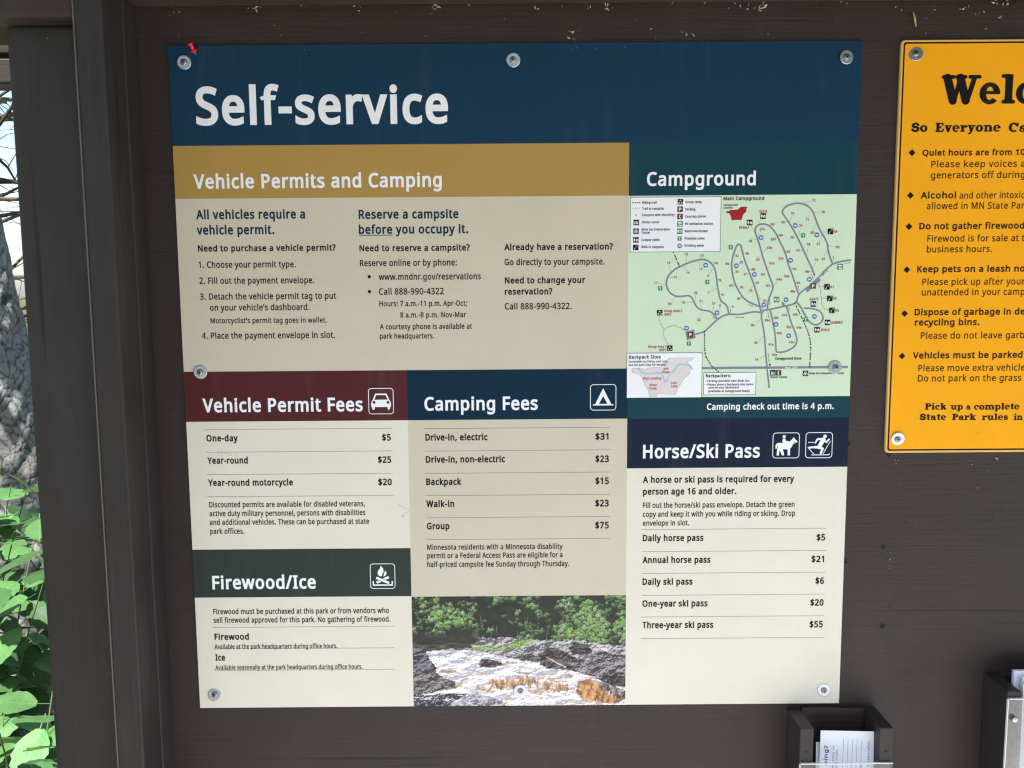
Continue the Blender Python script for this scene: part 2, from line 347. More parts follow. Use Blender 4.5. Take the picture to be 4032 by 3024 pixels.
BACKPACK_TEXT = [
    (152.8, 39.4, 43.6, 4.5, 's', 'Backpack Sites'),
    (152.6, 34.1, 54.0, 2.8, 's', '(accessible by hiking trail only,'),
    (152.6, 29.6, 51.2, 2.8, 's', 'see full park map for details)'),
    (200.1, 23.9, 7.0, 3.4, 'm', 'Ash'),
    (198.3, 19.2, 10.6, 3.4, 'm', 'Ridge'),
    (172.5, 10.6, 24.8, 3.4, 'm', 'High Landing'),
    (181.1, 1.4, 10.6, 3.4, 'm', 'Silver'),
    (180.9, -3.3, 10.6, 3.4, 'm', 'Creek'),
    (210.9, 4.1, 8.0, 3.4, 'm', 'Lost'),
    (211.0, -0.5, 8.7, 3.4, 'm', 'Lake'),
    (258.5, 12.9, 34.2, 4.6, 's', 'Backpackers:'),
    (258.2, 6.6, 60.4, 3.0, 's', '• Parking available near River Inn'),
    (258.3, 1.6, 65.3, 3.0, 's', '• Please place a backpack site name'),
    (262.0, -2.6, 42.2, 3.0, 's', 'card on your dashboard'),
    (262.1, -7.6, 57.1, 3.1, 's', '(available at campground kiosk)'),
]
LEGEND_BOX = (153.4, 183.8, 275.0, 256.6)
BACKPACK_BOX = (150.1, -14.7, 253.1, 47.0)
BACKPACKER_BOX = (255.7, -11.1, 327.4, 19.5)
PARK_OUTLINE = [(157.4, 20.4), (167.9, 17.5), (171.7, 11.8), (174.6, 3.2), (179.4, -3.5), (181.4, -13.1), (190.9, -12.6), (191.8, -9.3), (217.4, -10.5), (222.0, 0.9), (229.4, 12.3), (236.5, 18.0), (237.1, 27.4), (231.9, 34.1), (240.3, 37.8), (241.3, 40.1), (207.9, 40.0), (197.1, 27.7), (178.2, 26.6), (177.3, 24.1), (169.1, 26.6), (157.0, 25.8)]
PARK_RIVER = [(164.9, 27.0), (171.6, 20.3), (180.1, 18.4), (189.6, 19.3), (197.1, 19.2), (201.0, 11.6), (201.5, 6.8), (205.8, 9.6), (208.5, 16.3), (215.1, 22.9), (221.6, 31.3), (229.1, 30.3), (234.8, 30.3), (240.6, 23.6)]
LOCATOR_SHAPE = [(282.2, 235.1), (286.4, 234.5), (288.6, 230.8), (289.8, 225.0), (293.1, 225.7), (303.3, 225.6), (305.0, 232.5), (309.2, 236.7), (309.5, 240.7), (310.9, 243.1), (302.0, 243.1), (297.5, 239.3), (287.3, 239.0), (286.4, 237.6), (281.8, 236.9)]
MAP_ICONS = {
    'group': [(194.3, 102.0), (208.6, 53.6), (220.4, 250.3)],
    'cabin': [(332.0, 230.5), (314.2, 222.0), (403.2, 112.2), (423.3, 87.0), (409.2, 77.1), (161.1, 200.1)],
    'walk': [(423.3, 209.3), (421.0, 135.3), (425.3, 119.5), (428.6, 103.4), (161.0, 190.0)],
    'visitors': [(350.3, 18.6), (161.3, 223.3)],
    'trefoil': [(395.3, 17.5), (161.2, 211.6)],
    'parking': [(402.1, 136.6), (236.4, 71.6), (220.2, 240.4)],
    'phone': [(358.2, 18.6), (220.2, 230.8)],
    'shower': [(353.0, 118.5), (220.2, 211.2)],
    'van': [(437.9, 162.1), (220.3, 220.9)],
}
LEGEND_DOTS = [(156.6, 249.5), (159.8, 249.4), (162.7, 249.4), (165.7, 249.4)]
KIOSK_MARK = (345.9, 29.7)
# ---------------------------------------------------------------- helpers
def srgb(r, g, b, k=1.0):
    f = lambda c: (c / 255 / 12.92 if c / 255 <= 0.04045 else ((c / 255 + 0.055) / 1.055) ** 2.4) * k
    return (f(r), f(g), f(b))

def tag(o, label=None, cat=None, group=None, kind=None):
    if label: o['label'] = label
    if cat: o['category'] = cat
    if group: o['group'] = group
    if kind: o['kind'] = kind
    return o

def empty(name, loc, rz=0.0):
    o = bpy.data.objects.new(name, None)
    o.empty_display_size = 0.05
    o.location = loc
    o.rotation_euler = (0, 0, rz)
    COL.objects.link(o)
    return o

def wloc(o):
    v = Vector(o.location)
    while o.parent:
        o = o.parent
        v += Vector(o.location)
    return v

def build(name, verts, faces, mats, parent=None, mi=None, smooth=False, origin=None):
    """one mesh object; vertices in world coordinates, parents are only translated"""
    base = wloc(parent) if parent else Vector((0, 0, 0))
    org = Vector(origin) if origin is not None else base
    me = bpy.data.meshes.new(name)
    me.from_pydata([(v[0] - org.x, v[1] - org.y, v[2] - org.z) for v in verts], [], faces)
    for m in (mats if isinstance(mats, (list, tuple)) else [mats]):
        me.materials.append(m)
    if mi is not None:
        me.polygons.foreach_set('material_index', mi)
    if smooth:
        me.polygons.foreach_set('use_smooth', [True] * len(me.polygons))
    me.update()
    o = bpy.data.objects.new(name, me)
    COL.objects.link(o)
    if parent:
        o.parent = parent
    o.location = org - base
    return o

class MB:
    def __init__(s):
        s.v, s.f, s.m = [], [], []
    def add(s, verts, faces, m=0):
        n = len(s.v)
        s.v += [tuple(p) for p in verts]
        s.f += [tuple(n + i for i in f) for f in faces]
        s.m += [m] * len(faces)
    def box(s, x0, x1, y0, y1, z0, z1, m=0, b=0.0):
        if b <= 0:
            P = [(x, y, z) for x in (x0, x1) for y in (y0, y1) for z in (z0, z1)]
            s.add(P, [(0, 1, 3, 2), (4, 6, 7, 5), (0, 4, 5, 1), (2, 3, 7, 6), (0, 2, 6, 4), (1, 5, 7, 3)], m)
            return
        bm = bmesh.new()
        bmesh.ops.create_cube(bm, size=1.0)
        for v in bm.verts:
            v.co = Vector(((x0 + x1) / 2 + v.co.x * (x1 - x0), (y0 + y1) / 2 + v.co.y * (y1 - y0), (z0 + z1) / 2 + v.co.z * (z1 - z0)))
        bmesh.ops.bevel(bm, geom=list(bm.edges), offset=b, segments=2, profile=0.6, affect='EDGES')
        bm.verts.index_update()
        s.add([v.co[:] for v in bm.verts], [[v.index for v in f.verts] for f in bm.faces], m)
        bm.free()
    def tube(s, pts, rad, n=8, m=0, cap=True):
        pts = [Vector(p) for p in pts]
        rings = []
        for i, p in enumerate(pts):
            d = (pts[min(i + 1, len(pts) - 1)] - pts[max(i - 1, 0)]).normalized()
            a = d.orthogonal().normalized()
            if rings:
                a = (pa - d * pa.dot(d)).normalized()
            pa = a
            b = d.cross(a)
            r = rad[i] if isinstance(rad, (list, tuple)) else rad
            rings.append([p + (a * math.cos(2 * math.pi * k / n) + b * math.sin(2 * math.pi * k / n)) * r for k in range(n)])
        V = [q for r in rings for q in r]
        F = []
        for i in range(len(rings) - 1):
            for k in range(n):
                F.append((i * n + k, i * n + (k + 1) % n, (i + 1) * n + (k + 1) % n, (i + 1) * n + k))
        if cap:
            F.append(tuple(range(n))[::-1])
            F.append(tuple((len(rings) - 1) * n + k for k in range(n)))
        s.add(V, F, m)
    def lathe(s, prof, org, axis, n=24, m=0):
        org = Vector(org); ax = Vector(axis).normalized()
        a = ax.orthogonal().normalized(); b = ax.cross(a)
        V = []
        for r, h in prof:
            for k in range(n):
                t = 2 * math.pi * k / n
                V.append(org + ax * h + (a * math.cos(t) + b * math.sin(t)) * r)
        F = []
        for i in range(len(prof) - 1):
            for k in range(n):
                F.append((i * n + k, i * n + (k + 1) % n, (i + 1) * n + (k + 1) % n, (i + 1) * n + k))
        s.add(V, F, m)
    def obj(s, name, mats, parent=None, smooth=False, origin=None):
        return build(name, s.v, s.f, mats, parent, s.m, smooth, origin)

# ---------------------------------------------------------------- materials
def base_mat(name, rgb, rough=0.5, spec=0.5, metallic=0.0):
    m = bpy.data.materials.new(name)
    m.use_nodes = True
    b = m.node_tree.nodes['Principled BSDF']
    b.inputs['Base Color'].default_value = (*rgb, 1)
    b.inputs['Roughness'].default_value = rough
    b.inputs['Specular IOR Level'].default_value = spec
    b.inputs['Metallic'].default_value = metallic
    return m, m.node_tree, b

def noise_chain(nt, scale, stretch=(1, 1, 1), detail=4, rough=0.55, lo=0.35, hi=0.65, coord='Object'):
    tc = nt.nodes.new('ShaderNodeTexCoord')
    mp = nt.nodes.new('ShaderNodeMapping')
    mp.inputs['Scale'].default_value = stretch
    nz = nt.nodes.new('ShaderNodeTexNoise')
    nz.inputs['Scale'].default_value = scale
    nz.inputs['Detail'].default_value = detail
    nz.inputs['Roughness'].default_value = rough
    rp = nt.nodes.new('ShaderNodeMapRange')
    rp.inputs['From Min'].default_value = lo
    rp.inputs['From Max'].default_value = hi
    nt.links.new(tc.outputs[coord], mp.inputs[0])
    nt.links.new(mp.outputs[0], nz.inputs[0])
    nt.links.new(nz.outputs[0], rp.inputs[0])
    return rp.outputs[0]

def mixc(nt, fac, a, b, mode='MIX'):
    mx = nt.nodes.new('ShaderNodeMix')
    mx.data_type = 'RGBA'
    mx.blend_type = mode
    for sock, v in ((mx.inputs[6], a), (mx.inputs[7], b)):
        if hasattr(v, 'links') or hasattr(v, 'is_output'):
            nt.links.new(v, sock)
        else:
            sock.default_value = (*v, 1)
    if hasattr(fac, 'is_output'):
        nt.links.new(fac, mx.inputs[0])
    else:
        mx.inputs[0].default_value = fac
    return mx.outputs[2]

def bump(nt, bsdf, h, strength, dist):
    bp = nt.nodes.new('ShaderNodeBump')
    bp.inputs['Strength'].default_value = strength
    bp.inputs['Distance'].default_value = dist
    nt.links.new(h, bp.inputs['Height'])
    prev = bsdf.inputs['Normal'].links
    if prev:
        nt.links.new(prev[0].from_socket, bp.inputs['Normal'])
    nt.links.new(bp.outputs[0], bsdf.inputs['Normal'])

def painted_wood(name, rgb, along, dark=0.72, rough=0.55):
    """brown painted lumber, grain running along axis 0, 1 or 2"""
    m, nt, b = base_mat(name, rgb, rough, 0.35)
    st = [1.0, 1.0, 1.0]; st[along] = 0.025
    st2 = [1.0, 1.0, 1.0]; st2[along] = 0.02
    grain = noise_chain(nt, 260, st, 5, 0.6, 0.3, 0.7)
    check = noise_chain(nt, 95, st2, 3, 0.5, 0.63, 0.76)
    blot = noise_chain(nt, 5, (1, 1, 1), 5, 0.6, 0.3, 0.7)
    dust = noise_chain(nt, 420, (1, 1, 1), 2, 0.5, 0.70, 0.80)
    lo = tuple(c * dark for c in rgb); hi = tuple(c * 1.16 for c in rgb)
    c1 = mixc(nt, grain, lo, hi)
    c2 = mixc(nt, blot, c1, tuple(c * s for c, s in zip(rgb, (1.12, 1.02, 0.95))))
    fade = noise_chain(nt, 11, (1, 1, 0.35), 6, 0.65, 0.5, 0.8)
    c2 = mixc(nt, fade, c2, tuple(c * s for c, s in zip(rgb, (1.42, 1.42, 1.46))))
    c3 = mixc(nt, check, c2, tuple(c * 0.45 for c in rgb))
    dm = nt.nodes.new('ShaderNodeMath'); dm.operation = 'MULTIPLY'; dm.inputs[1].default_value = 0.25
    nt.links.new(dust, dm.inputs[0])
    c4 = mixc(nt, dm.outputs[0], c3, (0.16, 0.145, 0.13))
    nt.links.new(c4, b.inputs['Base Color'])
    bump(nt, b, grain, 0.35, 0.0006)
    inv = nt.nodes.new('ShaderNodeMath'); inv.operation = 'SUBTRACT'; inv.inputs[0].default_value = 1.0
    nt.links.new(check, inv.inputs[1])
    bump(nt, b, inv.outputs[0], 0.5, 0.0008)
    return m

def ink(name, rgb, rough=0.45, var=0.04):
    """screen printed colour on a satin panel, faintly uneven and smudged"""
    m, nt, b = base_mat(name, rgb, rough, 0.15)
    n1 = noise_chain(nt, 9, (1, 1, 1), 5, 0.6, 0.25, 0.75)
    n2 = noise_chain(nt, 60, (1, 1, 1), 4, 0.6, 0.2, 0.8)
    c = mixc(nt, n1, tuple(x * (1 - var) for x in rgb), tuple(min(1, x * (1 + var)) for x in rgb))
    n3 = noise_chain(nt, 30, (1, 1, 0.12), 5, 0.65, 0.56, 0.78)
    fm = nt.nodes.new('ShaderNodeMath'); fm.operation = 'MULTIPLY'; fm.inputs[1].default_value = 0.045
    nt.links.new(n3, fm.inputs[0])
    c = mixc(nt, fm.outputs[0], c, (0.45, 0.42, 0.37))
    nt.links.new(c, b.inputs['Base Color'])
    mr = nt.nodes.new('ShaderNodeMapRange')
    mr.inputs['To Min'].default_value = rough - 0.08
    mr.inputs['To Max'].default_value = rough + 0.1
    nt.links.new(n2, mr.inputs[0])
    nt.links.new(mr.outputs[0], b.inputs['Roughness'])
    return m

BROWN = srgb(49, 41, 39)
M = {}
M['ply'] = painted_wood('brown_plywood', BROWN, 0)
M['wood_z'] = painted_wood('brown_painted_post', srgb(49, 46, 46), 2)
M['wood_x'] = painted_wood('brown_painted_beam', srgb(60, 50, 48), 0)
M['wood_y'] = painted_wood('brown_painted_rafter', srgb(70, 60, 54), 1)
M['shaded_brown'] = painted_wood('shaded_brown_beam', srgb(36, 32, 29), 0)  # kiosk brown darkened so the shade on the rear beams is in the colour
M['bare_wood'] = base_mat('bare_wood_edge', srgb(104, 100, 96), 0.8, 0.2)[0]
K = 1.0
INK = {
    'header': srgb(19, 56, 82), 'gold': srgb(176, 142, 76), 'beige': srgb(209, 200, 180), 'pale': srgb(228, 222, 209),
    'teal': srgb(16, 62, 74), 'maroon': srgb(82, 36, 41), 'blue': srgb(3, 41, 64), 'navy': srgb(20, 30, 56),
    'slate': srgb(52, 60, 56), 'mint': srgb(213, 234, 206), 'white': srgb(246, 247, 255), 'dark': srgb(20, 19, 17),
    'heading': srgb(14, 44, 70), 'red': srgb(176, 62, 72), 'road': srgb(136, 138, 152), 'iconblack': srgb(26, 26, 28),
    'iconbrown': srgb(88, 58, 50), 'icongreen': srgb(52, 146, 96), 'iconblue': srgb(58, 104, 190), 'parkred': srgb(164, 40, 50),
    'rule': srgb(128, 124, 114), 'lake': srgb(170, 200, 230), 'parkfill': srgb(226, 218, 218), 'grey': srgb(60, 62, 66),
    'pencil': srgb(186, 186, 182), 'pink': srgb(205, 150, 155),
}
for k, c in INK.items():
    M['ink_' + k] = ink('print_' + k, c)
M['yellow'] = ink('yellow_sign_face', srgb(250, 172, 22), 0.38, 0.05)
M['cream'] = ink('cream_routed_edge', srgb(226, 184, 108), 0.5, 0.08)
M['brown_ink'] = ink('brown_routed_letters', srgb(45, 28, 20), 0.5, 0.05)
M['black_ink'] = ink('black_routed_letters', srgb(22, 20, 20), 0.5, 0.05)
def metal(name, rgb, rough):
    m, nt, b = base_mat(name, rgb, rough, 0.5, 1.0)
    n = noise_chain(nt, 900, (1, 1, 1), 3, 0.6, 0.3, 0.7)
    mr = nt.nodes.new('ShaderNodeMapRange')
    mr.inputs['To Min'].default_value = rough - 0.06; mr.inputs['To Max'].default_value = rough + 0.14
    nt.links.new(n, mr.inputs[0]); nt.links.new(mr.outputs[0], b.inputs['Roughness'])
    n2 = noise_chain(nt, 250, (1, 1, 1), 4, 0.6, 0.3, 0.75)
    nt.links.new(mixc(nt, n2, rgb, tuple(c * 0.7 for c in rgb)), b.inputs['Base Color'])
    return m
M['zinc'] = metal('zinc_washer', (0.58, 0.63, 0.68), 0.36)
M['screw'] = metal('steel_screw', (0.36, 0.37, 0.37), 0.4)
M['brass'] = metal('brass_bolt', (0.75, 0.62, 0.42), 0.3)
M['recess'] = base_mat('screw_recess', (0.015, 0.015, 0.017), 0.7, 0.2)[0]
M['pin_red'] = base_mat('red_plastic', srgb(214, 24, 38), 0.28, 0.5)[0]
M['paper'] = ink('white_card_paper', srgb(236, 240, 250), 0.75, 0.02)
M['violet_ink'] = base_mat('violet_print', srgb(96, 84, 160), 0.7, 0.2)[0]
M['fluff'] = base_mat('insect_debris', srgb(186, 175, 161), 0.9, 0.1)[0]
M['husk'] = base_mat('straw_husk', srgb(200, 176, 130), 0.8, 0.2)[0]
M['speck'] = base_mat('dirt_speck', srgb(92, 80, 64), 0.8, 0.2)[0]
M['faint_ring'] = base_mat('faint_knot_stain', srgb(72, 66, 64), 0.8, 0.2)[0]
M['smudge'] = base_mat('pale_scrape', srgb(128, 120, 116), 0.8, 0.2)[0]
gm, gnt, gb = base_mat('clear_acrylic', (0.97, 0.98, 1.0), 0.04, 0.5)
_o = gnt.nodes['Material Output']
_t = gnt.nodes.new('ShaderNodeBsdfTransparent'); _t.inputs[0].default_value = (0.96, 0.97, 0.98, 1)
_g = gnt.nodes.new('ShaderNodeBsdfGlossy'); _g.inputs['Roughness'].default_value = 0.06
_f = gnt.nodes.new('ShaderNodeFresnel'); _f.inputs[0].default_value = 1.49
_x = gnt.nodes.new('ShaderNodeMixShader')
gnt.links.new(_f.outputs[0], _x.inputs[0]); gnt.links.new(_t.outputs[0], _x.inputs[1]); gnt.links.new(_g.outputs[0], _x.inputs[2])
gnt.links.new(_x.outputs[0], _o.inputs['Surface'])
gnt.nodes.remove(gb)
M['acrylic'] = gm
M['cut_edge'] = base_mat('sawn_acrylic_edge', (0.85, 0.87, 0.9), 0.35, 0.5)[0]

# ---------------------------------------------------------------- lettering
import os
def load_font(fn):
    try:
        return bpy.data.fonts.load(os.path.join(bpy.utils.system_resource('DATAFILES', path='fonts'), fn))
    except Exception:
        return None
FONT = {'sans': load_font('NotoSansHebrew-Regular.woff2')}
_gc = {}
def glyphs(text, font='sans', res=3, space=1.0):
    key = (text, font, res, space)
    if key in _gc:
        return _gc[key]
    cu = bpy.data.curves.new('lettering_source', 'FONT')
    if FONT.get(font): cu.font = FONT[font]
    cu.body = text
    cu.space_character = space
    cu.resolution_u = res
    ob = bpy.data.objects.new('lettering_source', cu)
    me = bpy.data.meshes.new_from_object(ob)
    V = np.array([v.co[:2] for v in me.vertices], float).reshape(-1, 2)
    F = [tuple(p.vertices) for p in me.polygons]
    bpy.data.objects.remove(ob); bpy.data.curves.remove(cu); bpy.data.meshes.remove(me)
    # weld coincident points, make every face counter-clockwise
    kk, idx, out = {}, [], []
    for v in V:
        q = (round(v[0], 5), round(v[1], 5))
        if q not in kk:
            kk[q] = len(out); out.append(v)
        idx.append(kk[q])
    V = np.array(out)
    G = []
    for f in F:
        f = [idx[i] for i in f]
        if len(set(f)) < 3: continue
        p = V[f]
        a = 0.5 * np.sum(p[:, 0] * np.roll(p[:, 1], -1) - np.roll(p[:, 0], -1) * p[:, 1])
        G.append(tuple(f) if a > 0 else tuple(f[::-1]))
    _gc[key] = (V, G)
    return _gc[key]

CAPH = {f: glyphs('H', f)[0][:, 1].max() for f in FONT}

def embolden(V, F, d):
    """grow the outline of flat letters by d with a strip round their boundary"""
    cnt = {}
    for f in F:
        for i in range(len(f)):
            cnt[(f[i], f[(i + 1) % len(f)])] = 1
    bd = [e for e in cnt if (e[1], e[0]) not in cnt]
    nin, nout = {}, {}
    for a, b in bd:
        t = V[b] - V[a]
        L = np.hypot(*t)
        if L < 1e-12: continue
        n = np.array([t[1], -t[0]]) / L
        nout[a] = n; nin[b] = n
    V2 = list(V); mp = {}
    for v in nout:
        if v not in nin: continue
        n = nin[v] + nout[v]
        s = 1 + float(nin[v] @ nout[v])
        n = n / max(s, 0.45)
        mp[v] = len(V2); V2.append(V[v] + n * d)
    Q = [(a, mp[a], mp[b], b) for a, b in bd if a in mp and b in mp]
    return np.array(V2), list(F) + Q, len(V)

class Print:
    """flat printed shapes on a vertical plane facing -Y; millimetres from a centre"""
    def __init__(s, cx, cz, y0, step=0.00012):
        s.cx, s.cz, s.y0, s.step = cx, cz, y0, step
        s.mb = MB(); s.mats = []
    def mi(s, m):
        if m not in s.mats: s.mats.append(m)
        return s.mats.index(m)
    def add(s, V, F, mat, lvl, drop=None):
        y = s.y0 - lvl * s.step
        P = [(s.cx + v[0] / 1000, y + (0.00004 if drop is not None and i >= drop else 0), s.cz + v[1] / 1000) for i, v in enumerate(V)]
        s.mb.add(P, F, s.mi(mat))
    def poly(s, pts, mat, lvl):
        a = sum(p[0] * q[1] - q[0] * p[1] for p, q in zip(pts, pts[1:] + pts[:1]))
        if a < 0: pts = pts[::-1]
        s.add(pts, [tuple(range(len(pts)))], mat, lvl)
    def rect(s, x0, z0, x1, z1, mat, lvl):
        s.poly([(x0, z0), (x1, z0), (x1, z1), (x0, z1)], mat, lvl)
    def disc(s, x, z, r, mat, lvl, n=20, rz=None):
        s.poly([(x + r * math.cos(2 * math.pi * k / n), z + (rz or r) * math.sin(2 * math.pi * k / n)) for k in range(n)], mat, lvl)
    def line(s, pts, w, mat, lvl, closed=False):
        n = len(pts)
        P = [np.array(p, float) for p in pts]
        L, Rr = [], []
        for i in range(n):
            a = P[i - 1] if (i > 0 or closed) else P[i]
            b = P[(i + 1) % n] if (i < n - 1 or closed) else P[i]
            t0 = P[i] - a if np.hypot(*(P[i] - a)) > 0 else b - P[i]
            t1 = b - P[i] if np.hypot(*(b - P[i])) > 0 else t0
            n0 = np.array([-t0[1], t0[0]]) / np.hypot(*t0); n1 = np.array([-t1[1], t1[0]]) / np.hypot(*t1)
            m = (n0 + n1) / max(1 + n0 @ n1, 0.4) * w / 2
            L.append(P[i] + m); Rr.append(P[i] - m)
        V = L + Rr
        F = [(n + i, n + (i + 1) % n, (i + 1) % n, i) for i in range(n if closed else n - 1)]
        s.add(V, F, mat, lvl)
    def smooth(s, pts, k=5):
        P = [np.array(p, float) for p in pts]; o = []
        for i in range(len(P) - 1):
            p0, p1, p2, p3 = P[max(i - 1, 0)], P[i], P[i + 1], P[min(i + 2, len(P) - 1)]
            for j in range(k):
                t = j / k
                o.append(0.5 * ((2 * p1) + (p2 - p0) * t + (2 * p0 - 5 * p1 + 4 * p2 - p3) * t * t + (3 * p1 - p0 - 3 * p2 + p3) * t ** 3))
        return o + [P[-1]]
    def dots(s, pts, gap, r, mat, lvl):
        P = s.smooth(pts, 12); acc = 0.0
        s.disc(*P[0], r, mat, lvl, 8)
        for a, b in zip(P[:-1], P[1:]):
            acc += np.hypot(*(b - a))
            if acc >= gap:
                acc -= gap; s.disc(*b, r, mat, lvl, 8)
    def frame(s, x0, z0, x1, z1, rad, w, mat, lvl):
        pts = []
        for cx, cz, a0 in ((x1 - rad, z1 - rad, 0), (x0 + rad, z1 - rad, 90), (x0 + rad, z0 + rad, 180), (x1 - rad, z0 + rad, 270)):
            for k in range(7):
                a = R(a0 + 15 * k)
                pts.append((cx + rad * math.cos(a), cz + rad * math.sin(a)))
        s.line(pts, w, mat, lvl, True)
    def text(s, x, z, width, cap, txt, mat, lvl, bold=0.0, font='sans', res=3, rot=False, space=None):
        vis = txt.replace('|', ''); part = txt.split('|')[0]
        sp = space if space is not None else 1.0 + bold * 2.4
        V, F = glyphs(vis, font, res, sp)
        Vp = glyphs(part, font, res, sp)[0]
        d = cap * bold
        x0 = Vp[:, 0].min(); wd = Vp[:, 0].max() - x0
        kx = (width - 2 * d) / wd; kz = (cap - 2 * d) / CAPH[font]
        W = np.stack([(V[:, 0] - x0) * kx + d, V[:, 1] * kz + d], 1)
        drop = None
        if d > 0: W, F, drop = embolden(W, F, d)
        if rot: W = np.stack([-W[:, 1], W[:, 0]], 1)
        s.add(W + [x, z], F, mat, lvl, drop)
    def done(s, name, parent):
        return s.mb.obj(name, s.mats, parent)

STYLE = {'w': ('ink_white', 0.040, 5), 'h': ('ink_heading', 0.044, 4), 'b': ('ink_dark', 0.048, 3), 'r': ('ink_dark', 0.030, 3),
         'm': ('ink_red', 0.05, 2), 's': ('ink_dark', 0.05, 2), 'W': ('ink_white', 0.03, 2)}
def set_lines(pr, rows, lvl=2):
    for x, z, w, cap, st, t in rows:
        m, bold, res = STYLE[st]
        pr.text(x, z, w, cap, t, M[m], lvl, bold, 'sans', res)
# ---------------------------------------------------------------- heavy rounded serif letters (drawn, cap height = 1)
def _caps(x0, y0, x1, y1, r, r1=None, n=7):
    r1 = r if r1 is None else r1
    a = math.atan2(y1 - y0, x1 - x0)
    P = [(x1 + r1 * math.cos(a - math.pi / 2 + math.pi * k / n), y1 + r1 * math.sin(a - math.pi / 2 + math.pi * k / n)) for k in range(n + 1)]
    P += [(x0 + r * math.cos(a + math.pi / 2 + math.pi * k / n), y0 + r * math.sin(a + math.pi / 2 + math.pi * k / n)) for k in range(n + 1)]
    return [P]
def _ell(cx, cy, rx, ry, n=18):
    return [[(cx + rx * math.cos(2 * math.pi * k / n), cy + ry * math.sin(2 * math.pi * k / n)) for k in range(n)]]
def _ring(cx, cy, rx, ry, ix, iy, a0=0, a1=360, n=28):
    out = []
    for k in range(n):
        t0, t1 = R(a0 + (a1 - a0) * k / n), R(a0 + (a1 - a0) * (k + 1) / n)
        out.append([(cx + ix * math.cos(t0), cy + iy * math.sin(t0)), (cx + rx * math.cos(t0), cy + ry * math.sin(t0)),
                    (cx + rx * math.cos(t1), cy + ry * math.sin(t1)), (cx + ix * math.cos(t1), cy + iy * math.sin(t1))])
    return out
def _stem(x, y0, y1, w=0.14, foot=0, head=0):
    p = [[(x - w, y0 + .02), (x + w, y0 + .02), (x + w * .92, (y0 + y1) / 2), (x + w, y1 - .02), (x - w, y1 - .02), (x - w * .92, (y0 + y1) / 2)]]
    if foot: p += _caps(x - w * 1.25, y0 + .065, x + w * 1.25, y0 + .065, .065)
    if head: p += _caps(x - w * 1.5, y1 - .065, x + w * .5, y1 - .065, .065)
    return p
def _sc(polys, s, dx=0, dy=0):
    return [[(x * s + dx, y * s + dy) for x, y in p] for p in polys]
_s = _ring(.33, .51, .29, .23, .07, .075, 25, 265) + _ring(.33, .23, .31, .25, .09, .075, -160, 95) + _ell(.53, .56, .09, .1) + _ell(.12, .18, .1, .11)
